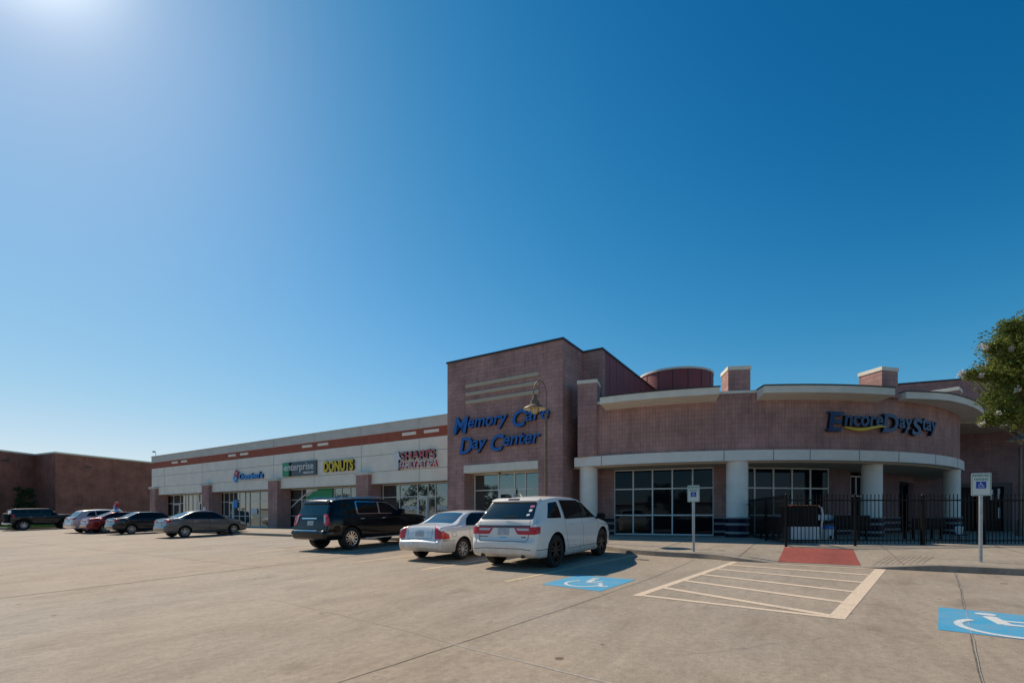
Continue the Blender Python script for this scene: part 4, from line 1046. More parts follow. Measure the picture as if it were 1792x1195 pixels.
                m = MB(); m.cyl((0, 0), rr * .93, -h * .3, -h * .15, 32); m.cyl((0, 0), rr * .6, -h * .14, h * .1, 32); m.build('brake_disc', M['black'], e, T)
    def mirror(s, x, z, m=None, sz=(.17, .24, .17)):
        for sg in (-1, 1):
            h = s.ray('R' if sg < 0 else 'L', x, z - .02)
            y = abs(h[0].y); mb = MB()
            cx, cy, cz = x + .03, sg * (y + .16), z + .07
            prof = [(0, 0), (.6, .25), (.92, .6), (1, .85), (.96, 1.0)]
            r_ = []
            for f_, t in ((.5, 1), (.85, .8), (1, .5), (1, .2), (.94, 0)):
                r_.append([(cx - sz[0] * .5 + sz[0] * t, cy + f_ * sz[1] / 2 * c_, cz + f_ * sz[2] / 2 * s_) for c_, s_ in [(max(-1, min(1, 1.25 * math.cos(a))), max(-1, min(1, 1.25 * math.sin(a)))) for a in [2 * math.pi * k / 16 for k in range(16)]]])
            for i in range(len(r_) - 1):
                for k in range(16): mb.face([r_[i][k], r_[i][(k + 1) % 16], r_[i + 1][(k + 1) % 16], r_[i + 1][k]])
            mb.face(r_[0]); mb.face(r_[-1][::-1])
            mb.box(x - .03, x + .07, sg * (y - .02), sg * (y + .1), z - .01, z + .05) if sg > 0 else mb.box(x - .03, x + .07, -(y + .1), -(y - .02), z - .01, z + .05)
            mb.build('mirror', m or s.paint, s.root, s.F, smooth=40)
    def handles(s, xs_, z, m=None, w_=.2):
        for x in xs_:
            for pl in 'RL':
                h = s.ray(pl, x, z); y = h[0].y; sg = -1 if pl == 'R' else 1; mb = MB()
                mb.tube([(x - w_ / 2, y - sg * .005, z), (x - w_ / 2 + .02, y + sg * .03, z + .004), (x, y + sg * .04, z + .006), (x + w_ / 2 - .02, y + sg * .03, z + .004), (x + w_ / 2, y - sg * .005, z)], .014, 8)
                mb.build('handle', m or s.paint, s.root, s.F, smooth=50)
    def glasses(s, panes, trim=None, m='carglass', tm='black', trimname='window_surround'):
        for pl in 'RL':
            if trim: s.patch(rounded(trim, .05), pl, M[tm], trimname, .003)
            for p in panes: s.patch(rounded(p, .045), pl, M[m], 'side_window', .007)
def mir(poly): return [(-x, y) for x, y in poly][::-1]

# white SUV -------------------------------------------------------------
wp = paint('white car paint', (.86, .80, .71), 0, .4, .7)
SUVW = dict(name='sport_utility_vehicle', paint=wp, L=5.11, W=1.98, ro=1.05, wb=3.04, R=.41, gap=.07, tw=.27, rim=.70, spokes=-5, rimmat='alloydark', rw=.765, ed=.10, gh=.5, kr=.08, Dr=1.2, kf=.19, corner=.13, crown=.05,
    bot=[(0, .40), (.12, .31), (.5, .27), (1.6, .25), (4.2, .24), (4.9, .27), (5.11, .38)],
    belt=[(0, .98), (.12, 1.08), (.5, 1.17), (1.5, 1.165), (3, 1.13), (3.9, 1.09), (4.6, .98), (5.0, .84), (5.11, .72)],
    roof=[(0, .68), (.035, .735), (.075, .78), (.10, .95), (.135, 1.15), (.21, 1.25), (.58, 1.62), (.68, 1.70), (.95, 1.75), (1.7, 1.80), (2.35, 1.785), (2.85, 1.735), (3.4, 1.52), (3.95, 1.20), (4.1, 1.15), (4.6, 1.07), (4.95, .94), (5.08, .80), (5.11, .70)])
c = Car(SUVW, 'white SUV with black wheels, nearest car, beside the blue wheelchair square', 'SUV', 6.47, 10.90)
c.patch(rounded([(-.77, 1.225), (.77, 1.225), (.66, 1.64), (-.66, 1.64)], .07), 'B', M['smoked'], 'rear_window', .006)
c.patch(rounded([(-.68, 1.635), (.68, 1.635), (.67, 1.70), (-.67, 1.70)], .03), 'B', wp, 'spoiler', .05, skirt=.02)
c.patch(rounded([(-.16, 1.655), (.16, 1.655), (.16, 1.685), (-.16, 1.685)], .01), 'B', M['darkred'], 'brake_light', .058)
lt = [(-.84, 1.06), (.84, 1.06), (.87, 1.025), (-.87, 1.025)]
c.patch(rounded([(-.74, 1.02), (.74, 1.02), (.74, 1.08), (-.74, 1.08)], .012), 'B', M['darkred'], 'light_bar', .012)
for pl in 'WV':
    c.patch(rounded([(.37, 1.035), (.98, 1.045), (.95, .89), (.80, .865), (.47, .865)], .03), pl, M['redlens'], 'tail_light', .014)
    c.patch(rounded([(.43, 1.01), (.74, 1.01), (.74, .955), (.48, .955)], .02), pl, M['whitelens'], 'reversing_light', .019)
c.patch(rounded([(-.36, .82), (.36, .82), (.32, 1.03), (-.32, 1.03)], .03), 'B', M['black'] if 0 else wp, 'plate_recess', .004)
c.patch([(-.16, .845), (.16, .845), (.16, 1.01), (-.16, 1.01)], 'B', M['plate'], 'licence_plate', .014)
c.patch(rounded([(-.10, .775), (.10, .775), (.09, .805), (-.09, .805)], .01), 'B', M['chrome'], 'badge', .008)
c.patch([(.52, .79), (.64, .79), (.64, .81), (.52, .81)], 'B', M['black'], 'badge', .006); c.patch([(-.72, .80), (-.45, .80), (-.45, .815), (-.72, .815)], 'B', M['black'], 'badge', .006)
c.seam([('B', [(-.70, .76), (-.66, .70), (.66, .70), (.70, .76), (.72, 1.2)]), ('B', [(-.70, .76), (-.72, 1.2)]), ('B', [(-.86, .50), (-.5, .53), (.5, .53), (.86, .50)]), ('R', [(.1, .50), (.62, .49)])], .014, 'tailgate_seam')
m = MB()
for y in (-.58, .58): m.tube([(.005, y, .345), (.2, y, .35)], .042, 16)
m.build('exhaust_pipe', M['alloydark'], c.root, c.F, smooth=50)
m = MB(); m.tube([(.17, .05, 1.28), (.16, -.42, 1.30)], .014); m.build('wiper', M['black'], c.root, c.F)
st_ = c.patch([(0.54, 1.55), (0.65, 1.55), (0.65, 1.50), (0.54, 1.50)], 'B', plain('pink sticker', (.45, .03, .16), .6, var=0), 'sticker', .009)
c.patch(rounded([(0.56, 1.40), (0.64, 1.40), (0.64, 1.46), (0.56, 1.46)], .02), 'B', M['signwhite'], 'sticker', .009); c.patch([(0.55, 1.30), (0.63, 1.31), (0.62, 1.35), (0.55, 1.34)], 'B', M['signwhite'], 'sticker', .009)
gw = [[(.66, 1.235), (1.40, 1.225), (1.42, 1.64), (.98, 1.61)], [(1.62, 1.215), (2.62, 1.205), (2.60, 1.64), (1.64, 1.655)], [(2.66, 1.205), (3.80, 1.20), (3.34, 1.48), (3.0, 1.61), (2.66, 1.645)]]
c.glasses([gw[0]]); c.glasses(gw[1:], [(1.58, 1.19), (3.92, 1.17), (3.40, 1.49), (3.02, 1.64), (2.66, 1.675), (1.60, 1.685)])
c.seam([('R', [(1.55, 1.19), (1.60, .75), (1.72, .42), (3.60, .42), (3.72, .60), (3.74, 1.15)]), ('R', [(2.64, 1.19), (2.66, .42)]), ('R', [(1.55, 1.19), (1.56, 1.70)]), ('R', [(3.85, .98), (4.9, .90)]), ('L', [(1.55, 1.19), (1.60, .75), (1.72, .42), (3.60, .42), (3.72, .60), (3.74, 1.15)])], .010)
c.handles([1.82, 2.86], 1.02); c.mirror(3.74, 1.14, M['black'])
for pl in 'RL': c.patch(rounded([(1.55, .27), (3.62, .27), (3.62, .36), (1.55, .36)], .03), pl, wp, 'side_skirt', .03, skirt=.02)
c.patch(rounded([(3.15, -.62), (3.85, -.68), (3.85, .68), (3.15, .62)], .08), 'T', M['carglass'], 'windscreen', .005)
m = MB(); m.tube([(1.0, 0, 1.78), (.9, 0, 1.86)], .022, r1=.008); m.build('antenna', wp, c.root, c.F)
for pl in 'RL': c.patch(rounded([(4.62, .82), (4.98, .80), (4.96, .68), (4.70, .70)], .03), pl, M['whitelens'], 'headlight', .006)

# silver sedan ------------------------------------------------------------
sp_ = paint('silver car paint', (.80, .79, .76), .15, .3, .8)
SED = dict(name='sedan', paint=sp_, L=4.58, W=1.80, ro=.99, wb=2.715, R=.318, tw=.21, rim=.66, spokes=9, sw=.075, rw=.70, gh=.36, kr=.12, kf=.18, corner=.16, crown=.045,
    bot=[(0, .40), (.12, .29), (.5, .24), (1.5, .22), (3.8, .21), (4.4, .24), (4.58, .36)],
    belt=[(0, .80), (.12, .90), (.5, .955), (1.5, .965), (2.6, .94), (3.4, .90), (4.1, .80), (4.45, .66), (4.58, .56)],
    roof=[(0, .56), (.03, .60), (.075, .625), (.10, .74), (.14, .95), (.19, 1.0), (.5, 1.035), (.80, 1.06), (.95, 1.10), (1.45, 1.345), (1.7, 1.40), (2.1, 1.425), (2.6, 1.415), (2.9, 1.36), (3.35, 1.12), (3.6, 1.01), (4.1, .90), (4.42, .78), (4.55, .64), (4.58, .54)])
c = Car(SED, 'silver sedan with tall red tail lights parked between the white and the black SUV', 'sedan', 9.62, 11.28)
c.patch(rounded([(.86, -.56), (1.52, -.50), (1.52, .50), (.86, .56)], .08), 'T', M['reartint'], 'rear_window', .005)
for pl in 'WV':
    c.patch(rounded([(.62, .985), (.68, .985), (.73, .90), (.84, .86), (1.0, .78), (1.03, .655), (.62, .645)], .015), pl, M['redlens'], 'tail_light', .012)
    c.patch([(.62, .64), (1.02, .65), (1.02, .615), (.62, .60)], pl, M['whitelens'], 'reversing_light', .012)
c.patch(rounded([(-.28, .70), (.28, .70), (.28, .86), (-.28, .86)], .02), 'B', sp_, 'plate_recess', .008)
c.patch([(-.16, .71), (.16, .71), (.16, .85), (-.16, .85)], 'B', M['plate'], 'licence_plate', .014)
c.patch([(-.13, .90), (.13, .90), (.13, .912), (-.13, .912)], 'B', M['chrome'], 'badge', .008)
c.seam([('B', [(-.46, .985), (-.46, .66), (.46, .66), (.46, .985)]), ('R', [(.15, .60), (.62, .58)]), ('R', [(1.30, .95), (1.28, .70), (1.42, .52)]), ('R', [(2.28, .95), (2.30, .30)]), ('R', [(1.42, .36), (3.20, .34), (3.34, .60), (3.32, .90)]), ('R', [(.48, .83), (.66, .83), (.66, .70), (.48, .70), (.48, .83)])], .009)
c.glasses([[(1.22, 1.00), (2.24, .985), (2.24, 1.33), (1.72, 1.32), (1.45, 1.18)], [(2.30, .985), (3.22, .975), (2.92, 1.18), (2.68, 1.30), (2.30, 1.335)]], [(1.17, .98), (3.30, .955), (2.95, 1.22), (2.70, 1.34), (1.70, 1.345), (1.40, 1.19)])
c.handles([1.62, 2.52], .87); c.mirror(3.12, .93)
c.patch(rounded([(2.75, -.52), (3.45, -.62), (3.45, .62), (2.75, .52)], .08), 'T', M['carglass'], 'windscreen', .005)
for pl in 'RL': c.patch(rounded([(.02, .42), (.60, .40), (.60, .44), (.02, .46)], .01), pl, sp_, 'bumper_trim', .006); c.patch(rounded([(4.1, .74), (4.46, .68), (4.44, .58), (4.14, .62)], .03), pl, M['whitelens'], 'headlight', .006)

# black full-size SUV --------------------------------------------------------
bp = paint('black car paint', (.003, .003, .004), 0, .3, .65)
YUK = dict(name='sport_utility_vehicle', paint=bp, L=5.46, W=2.05, ro=1.14, wb=3.30, R=.425, tw=.30, rim=.62, spokes=-6, rimmat='chrome', gap=.06, rw=.80, gh=.5, kr=.05, kf=.12, corner=.12, crown=.05,
    bot=[(0, .48), (.10, .42), (.5, .40), (1.8, .38), (4.95, .36), (5.36, .38), (5.46, .44)],
    belt=[(0, 1.10), (.15, 1.24), (.5, 1.27), (3, 1.27), (4.2, 1.24), (4.95, 1.14), (5.36, 1.02), (5.46, .9)],
    roof=[(0, .70), (.03, .74), (.10, .78), (.13, 1.0), (.17, 1.25), (.22, 1.33), (.42, 1.76), (.50, 1.85), (.9, 1.91), (1.8, 1.94), (2.75, 1.92), (3.1, 1.85), (3.5, 1.60), (3.88, 1.35), (4.06, 1.31), (4.96, 1.24), (5.31, 1.15), (5.43, 1.0), (5.46, .88)])
c = Car(YUK, 'large black SUV with chrome wheels parked left of the silver sedan', 'SUV', 15.55, 12.08)
c.patch(rounded([(-.78, 1.30), (.78, 1.30), (.72, 1.72), (-.72, 1.72)], .08), 'B', M['smoked'], 'rear_window', .006)
c.patch(rounded([(-.76, 1.70), (.76, 1.70), (.76, 1.78), (-.76, 1.78)], .03), 'B', bp, 'spoiler', .07, skirt=.02)
for pl in 'WV':
    c.patch(rounded([(.775, 1.34), (.92, 1.33), (.95, 1.05), (.92, .93), (.80, .93), (.77, 1.10)], .03), pl, M['redlens'], 'tail_light', .016)
    c.patch(rounded([(.785, 1.28), (.84, 1.28), (.84, 1.0), (.795, 1.03)], .02), pl, M['whitelens'], 'reversing_light', .022)
c.patch([(-.52, 1.17), (.32, 1.17), (.32, 1.205), (-.52, 1.205)], 'B', M['chrome'], 'chrome_strip', .014)
c.patch([(-.17, .94), (.17, .94), (.17, 1.10), (-.17, 1.10)], 'B', M['plate'], 'licence_plate', .014)
c.patch(rounded([(-1.0, .62), (1.0, .62), (1.0, .72), (-1.0, .72)], .02), 'B', bp, 'bumper_step', .05, skirt=.02); c.patch(rounded([(-.78, .715), (.5, .715), (.5, .73), (-.78, .73)], .005), 'B', M['chrome'], 'bumper_strip', .055)
c.seam([('B', [(-.80, 1.30), (-.80, .80), (.80, .80), (.80, 1.30)])], .014, 'tailgate_seam')
c.glasses([[(.58, 1.34), (1.28, 1.34), (1.28, 1.74), (.76, 1.74)]], m='carglass')
c.glasses([[(1.48, 1.345), (2.48, 1.335), (2.48, 1.76), (1.48, 1.77)], [(2.56, 1.335), (3.66, 1.32), (3.28, 1.58), (2.98, 1.73), (2.56, 1.755)]], [(1.42, 1.315), (3.76, 1.295), (3.34, 1.60), (3.02, 1.77), (1.42, 1.80)], tm='chrome', trimname='chrome_window_trim')
c.seam([('R', [(1.40, 1.30), (1.42, 1.0), (1.72, .85)]), ('R', [(2.52, 1.30), (2.54, .48)]), ('R', [(1.80, .46), (3.55, .46), (3.62, .75), (3.62, 1.28)])], .010, m='alloydark')
for pl in 'RL':
    c.patch(rounded([(1.77, .76), (3.82, .74), (3.82, .80), (1.77, .82)], .02), pl, bp, 'side_moulding', .02)
    m = MB(); sg = -1 if pl == 'R' else 1; m.box(1.75, 3.92, sg * .93, sg * 1.05, .37, .41) if sg > 0 else m.box(1.75, 3.92, -1.05, -.93, .37, .41); m.build('running_board', M['alloy'], c.root, c.F)
    m = MB(); m.tube([(.7, sg * .70, 1.89), (.85, sg * .70, 1.94), (2.75, sg * .70, 1.95), (2.95, sg * .70, 1.88)], .02); m.build('roof_rail', M['chrome'], c.root, c.F)
c.handles([1.66, 2.72], 1.14, M['chrome']); c.mirror(3.55, 1.30, bp, (.2, .28, .24))
c.patch(rounded([(3.18, -.70), (3.84, -.74), (3.84, .74), (3.18, .70)], .08), 'T', M['carglass'], 'windscreen', .005)
for pl in 'RL': c.patch(rounded([(5.06, 1.06), (5.34, 1.0), (5.34, .80), (5.10, .82)], .03), pl, M['whitelens'], 'headlight', .006)

# far sedans --------------------------------------------------------------------
def compact(pt, L=4.63, H=1.0, spokes=-5, rimmat='alloy'):
    return dict(name='sedan', paint=pt, L=L, W=1.77, ro=.98, wb=2.70, R=.318, tw=.21, rim=.68, spokes=spokes, rimmat=rimmat, rw=.70, gh=.38, kr=.14, kf=.18, corner=.17, crown=.045,
    bot=[(0, .42), (.12, .31), (.5, .25), (1.5, .22), (3.8, .21), (L - .2, .24), (L, .36)],
    belt=[(0, .86), (.12, .95), (.6, 1.03), (1.5, 1.02), (2.6, .97), (3.4, .92), (4.1, .80), (L - .17, .68), (L, .56)],
    roof=[(0, .62), (.03, .67), (.08, .72), (.10, .85), (.15, 1.05), (.21, 1.085), (.5, 1.10), (.70, 1.13), (1.25, 1.36), (1.6, 1.475), (2.05, 1.52 * H), (2.5, 1.50 * H), (2.85, 1.42), (3.35, 1.15), (3.65, 1.02), (4.1, .92), (L - .2, .78), (L - .03, .62), (L, .54)])
def dress(c, pt, lens, wagon=False, hc=None):
    for pl in 'WV': c.patch(rounded([(.46, .98), (1.02, 1.0), (.90, .88), (.46, .86)], .02), pl, M['redlens'], 'tail_light', .014)
    c.patch([(-.16, .78), (.16, .78), (.16, .92), (-.16, .92)], 'B', M['plate'], 'licence_plate', .014)
    c.patch([(-.42, .95), (.42, .95), (.42, .975), (-.42, .975)], 'B', M['chrome'], 'chrome_strip', .010)
    c.patch(rounded([(.76, -.54), (1.40, -.50), (1.40, .50), (.76, .54)], .08), 'T', M['reartint'], 'rear_window', .005)
    c.patch(rounded([(2.72, -.52), (3.45, -.62), (3.45, .62), (2.72, .52)], .08), 'T', M['carglass'], 'windscreen', .005)
    c.glasses([[(1.02, 1.075), (1.42, 1.07), (1.42, 1.29), (1.24, 1.22)], [(1.46, 1.07), (2.22, 1.04), (2.22, 1.385), (1.70, 1.39), (1.46, 1.31)], [(2.30, 1.04), (3.24, 1.01), (2.92, 1.22), (2.66, 1.34), (2.30, 1.385)]], [(.94, 1.055), (3.34, .985), (2.95, 1.25), (2.68, 1.385), (2.1, 1.42), (1.62, 1.41), (1.2, 1.23)])
    c.seam([('R', [(1.38, 1.04), (1.34, .75), (1.44, .52)]), ('R', [(2.28, 1.0), (2.30, .30)]), ('R', [(1.44, .36), (3.20, .34), (3.34, .60), (3.34, .95)]), ('R', [(.08, .62), (.62, .60)])], .010)
    c.handles([1.62, 2.50], .92, hc); c.mirror(3.14, .97)
    for pl in 'RL': c.patch(rounded([(4.1, .78), (4.48, .70), (4.46, .60), (4.14, .64)], .03), pl, M['whitelens'], 'headlight', .006)
gp_ = paint('grey car paint', (.17, .158, .145), .15, .3)
c = Car(compact(gp_), 'dark grey sedan with silver wheels parked alone left of the black SUV', 'sedan', 31.1, 13.46, 0, steer=14); dress(c, gp_, None, hc=M['chrome'])
cp_ = paint('charcoal blue car paint', (.014, .018, .024), .3, .3)
c = Car(compact(cp_, 4.55, .97), 'black sedan with pale wheels parked between the red and grey sedans', 'sedan', 39.35, 13.9); dress(c, cp_, None)
rp_ = paint('red car paint', (.26, .012, .014), .2, .3)
c = Car(compact(rp_, 4.45, .99), 'red sedan with a delivery sign on its roof', 'sedan', 43.1, 13.7); dress(c, rp_, None)
redF = c.F.copy()
s = thing('roof_sign', 'small red, white and blue tile-shaped delivery sign on the roof of the red sedan', 'car roof sign', c.F @ Matrix.Translation((1.95, 0, 1.48)))
m = MB(); m.lathe((1.95, 0, 1.475), [(.36, 0), (.30, .1), (.16, .2), (0, .22)], 20); m.build('base', M['signwhite'], s, c.F, smooth=40)
T2 = c.F @ Matrix.Translation((1.95, 0, 1.93)) @ Matrix.Rotation(R(40), 4, 'X')
for y0, y1, mm, nm in ((-.02, .26, 'signred', 'red_tile_half'), (-.28, -.025, 'skyblue', 'blue_tile_half')): MB().box(-.10, .10, -.15, .15, y0, y1).build(nm, M[mm], s, T2, bevel=.02)
for y, z in ((0, .12), (-.07, -.09), (.07, -.2)): MB().box(-.108, .108, y - .035, y + .035, z - .035, z + .035).build('tile_dot', M['signwhite'], s, T2)
wp2 = paint('pearl white car paint', (.58, .55, .52), .1, .3, .6)
XO = dict(SUVW); XO.update(name='crossover', paint=wp2, L=4.8, W=1.92, ro=.98, wb=2.8, R=.36, tw=.24, spokes=5, rimmat='alloy', rw=.76,
    bot=[(0, .44), (.12, .34), (.5, .29), (1.6, .27), (4.0, .26), (4.6, .29), (4.8, .4)],
    roof=[(0, .70), (.035, .76), (.075, .82), (.10, .95), (.15, 1.13), (.30, 1.24), (.62, 1.55), (.75, 1.62), (1.2, 1.67), (1.8, 1.69), (2.4, 1.67), (2.8, 1.60), (3.2, 1.38), (3.6, 1.16), (3.8, 1.10), (4.3, 1.02), (4.65, .90), (4.77, .76), (4.8, .66)],
    belt=[(0, .92), (.12, 1.02), (.5, 1.12), (1.5, 1.12), (2.8, 1.08), (3.6, 1.04), (4.3, .92), (4.7, .78), (4.8, .66)])
c = Car(XO, 'white crossover partly hidden behind the red sedan, end of its row', 'crossover', 45.75, 13.6)
c.patch(rounded([(-.60, 1.18), (.60, 1.18), (.52, 1.52), (-.52, 1.52)], .08), 'B', M['reartint'], 'rear_window', .006)
for pl in 'WV': c.patch(rounded([(.33, 1.08), (1.0, 1.07), (.8, .93), (.55, .93)], .02), pl, M['redlens'], 'tail_light', .014)
c.patch([(-.16, .86), (.16, .86), (.16, 1.0), (-.16, 1.0)], 'B', M['plate'], 'licence_plate', .014)
c.patch(rounded([(-.10, 1.04), (.10, 1.04), (.10, 1.10), (-.10, 1.10)], .02), 'B', M['chrome'], 'badge', .01)
c.glasses([[(.85, 1.20), (1.40, 1.18), (1.40, 1.54), (1.10, 1.50)], [(1.46, 1.18), (2.30, 1.16), (2.30, 1.57), (1.46, 1.56)], [(2.36, 1.16), (3.40, 1.14), (3.05, 1.36), (2.78, 1.52), (2.36, 1.57)]])
c.patch(rounded([(-.9, .40), (.9, .40), (.9, .52), (-.9, .52)], .03), 'B', M['chrome'], 'bumper_trim', .01); c.mirror(3.3, 1.1)

# boxy black off-roader ---------------------------------------------------------
hp = paint('dark off-roader paint', (.010, .012, .014), 0, .35)
HUM = dict(name='off_roader', paint=hp, L=4.45, W=1.90, ro=.78, wb=2.84, R=.43, tw=.29, rim=.55, spokes=7, sw=.12, rimmat='alloy', gap=.09, rw=.84, gh=.4, kr=.02, kf=.03, corner=.06, crown=.025,
    bot=[(0, .62), (.1, .52), (.5, .48), (4.2, .48), (4.4, .55), (4.45, .62)],
    belt=[(0, 1.22), (.2, 1.32), (2.9, 1.30), (4.3, 1.24), (4.45, 1.15)],
    roof=[(0, .95), (.015, 1.05), (.03, 1.25), (.09, 1.76), (.14, 1.84), (.3, 1.87), (1.5, 1.88), (2.5, 1.86), (2.62, 1.82), (2.98, 1.42), (3.05, 1.38), (3.6, 1.35), (4.3, 1.30), (4.42, 1.22), (4.45, 1.10)])
c = Car(HUM, 'boxy black off-roader with a spare wheel on its back by the brick hall', 'off-roader', 58.75, 13.1)
for pl in 'RL':
    c.patch(rounded([(.12, 1.36), (.24, 1.36), (.24, 1.10), (.12, 1.10)], .03), pl, M['redlens'], 'tail_light', .02)
    sg = -1 if pl == 'R' else 1
    m = MB(); m.tube([(1.3, sg * .97, .5), (3.1, sg * .97, .5)], .045); m.build('side_step', M['black'], c.root, c.F)
    for x in (.78, 3.62):
        fl = [(x + .66 * math.cos(R(a)), .43 + .62 * math.sin(R(a))) for a in range(0, 181, 15)] + [(x + .53 * math.cos(R(a)), .43 + .53 * math.sin(R(a))) for a in range(180, -1, -15)]
        c.patch(fl, pl, M['black'], 'wheel_arch_flare', .05, skirt=.02)
c.glasses([[(.22, 1.40), (1.02, 1.40), (1.02, 1.70), (.26, 1.70)], [(1.12, 1.40), (1.92, 1.40), (1.92, 1.70), (1.12, 1.70)], [(2.0, 1.40), (2.82, 1.40), (2.56, 1.70), (2.0, 1.70)]])
c.patch(rounded([(-.7, 1.36), (.7, 1.36), (.68, 1.70), (-.68, 1.70)], .05), 'B', M['reartint'], 'rear_window', .006)
T2 = c.F @ Matrix.Translation((-.16, -.12, 1.08)) @ Matrix.Rotation(R(-90), 4, 'Y')
m = MB(); m.lathe((0, 0, 0), [(0, .14), (.22, .14), (.24, .12), (.40, .14), (.43, .09), (.43, -.09), (.40, -.14), (0, -.14)], 32); m.build('spare_wheel', M['rubber'], c.root, T2, smooth=35)
m = MB(); m.box(-.22, 0, -.85, .85, .52, .68); m.build('rear_bumper', M['alloy'], c.root, c.F, bevel=.03)
m = MB(); m.box(4.45, 4.62, -.9, .9, .5, .70); m.build('front_bumper', M['black'], c.root, c.F, bevel=.03)
c.mirror(2.75, 1.38, M['black'], (.15, .22, .24)); c.handles([1.25, 2.15], 1.16, M['chrome'])
c.seam([('R', [(1.06, 1.30), (1.06, .9), (1.3, .55)]), ('R', [(1.96, 1.30), (1.96, .55)]), ('R', [(2.90, 1.30), (2.92, .6)])], .01, m='alloydark')
c.patch(rounded([(2.66, -.72), (2.94, -.74), (2.94, .74), (2.66, .72)], .03), 'T', M['carglass'], 'windscreen', .005)

# ------------------------------------------------------------------ reserved signs
def wtext(parent, txt, x0, x1, z, h, fm, m_, yf=-.012): letters(txt, x0, x1, z, h, lambda x, zz, d: (x, yf + d, zz), parent, [M[m_], M[m_]], ref='H', off=.02, depth=.002, frame=fm, whole=True)
def reserved(x, y, zt, label, hgt, seed):
    b_ = BX * x + BY * y; xl = BY * x - BX * y; z = wz(xl, b_)
    t = thing('reserved_parking_sign', label, 'parking sign', LOT @ Matrix.Translation((xl, b_, z)), 'reserved parking signs')
    fm = LOT @ Matrix.Translation((xl, b_, 0))
    MB().cyl((0, 0), .034, z - .02, zt - .03, 20).build('post', M['galv'], t, fm, smooth=40)
    pw, ph = .165, hgt; q = [(-pw, zt - ph), (pw, zt - ph), (pw, zt), (-pw, zt)]
    def plate(poly, y0, y1, mm, nm):
        m = MB(); r = rounded(poly, .025 if nm != 'blue_panel' else .001)
        for a, b, c2 in tessellate_polygon([[Vector((p[0], p[1], 0)) for p in r]]): m.face([(r[i][0], y0, r[i][1]) for i in (a, b, c2)]); m.face([(r[i][0], y1, r[i][1]) for i in (c2, b, a)])
        for i in range(len(r)): (a, c1), (b, c2) = r[i], r[(i + 1) % len(r)]; m.face([(a, y0, c1), (b, y0, c2), (b, y1, c2), (a, y1, c1)])
        return m.build(nm, M[mm], t, fm)
    plate(q, -.041, -.037, 'signplate', 'plate')
    m = MB(); iw = .010
    for x0, x1, z0, z1 in ((-pw + .012, pw - .012, zt - .02, zt - .012), (-pw + .012, pw - .012, zt - ph + .012, zt - ph + .02), (-pw + .012, -pw + .02, zt - ph + .02, zt - .02), (pw - .02, pw - .012, zt - ph + .02, zt - .02)): m.box(x0, x1, -.0425, -.041, z0, z1)
    m.build('border', M['signgreen'], t, fm)
    wtext(t, 'RESERVED', -.135, .135, zt - .085, .052, fm, 'signgreen', -.043); wtext(t, 'PARKING', -.115, .115, zt - .165, .052, fm, 'signgreen', -.043)
    s0 = .155 if hgt > .5 else .14; zc_ = zt - .19 - s0 / 2
    MB().box(-s0 / 2 - .006, s0 / 2 + .006, -.044, -.0412, zc_ - s0 / 2, zc_ + s0 / 2).build('blue_panel', M['signback'], t, fm)
    m = MB(); k = s0 * .95; PP = lambda u, v: (u * k, -.0455, zc_ + v * k)
    def stroke(pts, w_):
        pts = [Vector(p) for p in pts]
        for i in range(len(pts) - 1):
            d = (pts[i + 1] - pts[i]).normalized(); n2 = Vector((-d.y, d.x)) * w_ / 2; a, b = pts[i] - d * w_ * .2, pts[i + 1] + d * w_ * .2
            m.face([PP(*(a - n2)), PP(*(b - n2)), PP(*(b + n2)), PP(*(a + n2))])
    m.face([PP(-.06 + .07 * math.cos(a), .34 + .07 * math.sin(a)) for a in [2 * math.pi * i / 12 for i in range(12)]])
    stroke([(-.06, .25), (-.04, -.02), (.16, -.03), (.24, -.28), (.34, -.25)], .07); stroke([(-.05, .12), (.12, .11)], .055)
    stroke([(-.03 + .25 * math.cos(R(a)), -.12 + .25 * math.sin(R(a))) for a in range(120, 351, 15)], .055)
    m.build('wheelchair_symbol', M['signwhite'], t, fm)
    m = MB(); m.tube([(0, -.046, zt - .012), (0, -.03, zt - .012)], .006); m.tube([(0, -.046, zt - ph + .03), (0, -.03, zt - ph + .03)], .006); m.build('bolt', M['galv'], t, fm)
reserved(5.22, 13.95, 2.485, 'small reserved parking sign in front of the big dark windows', .475, 1)
reserved(10.42, 10.80, 2.56, 'larger, nearer reserved parking sign at the right of the photo', .505, 2)

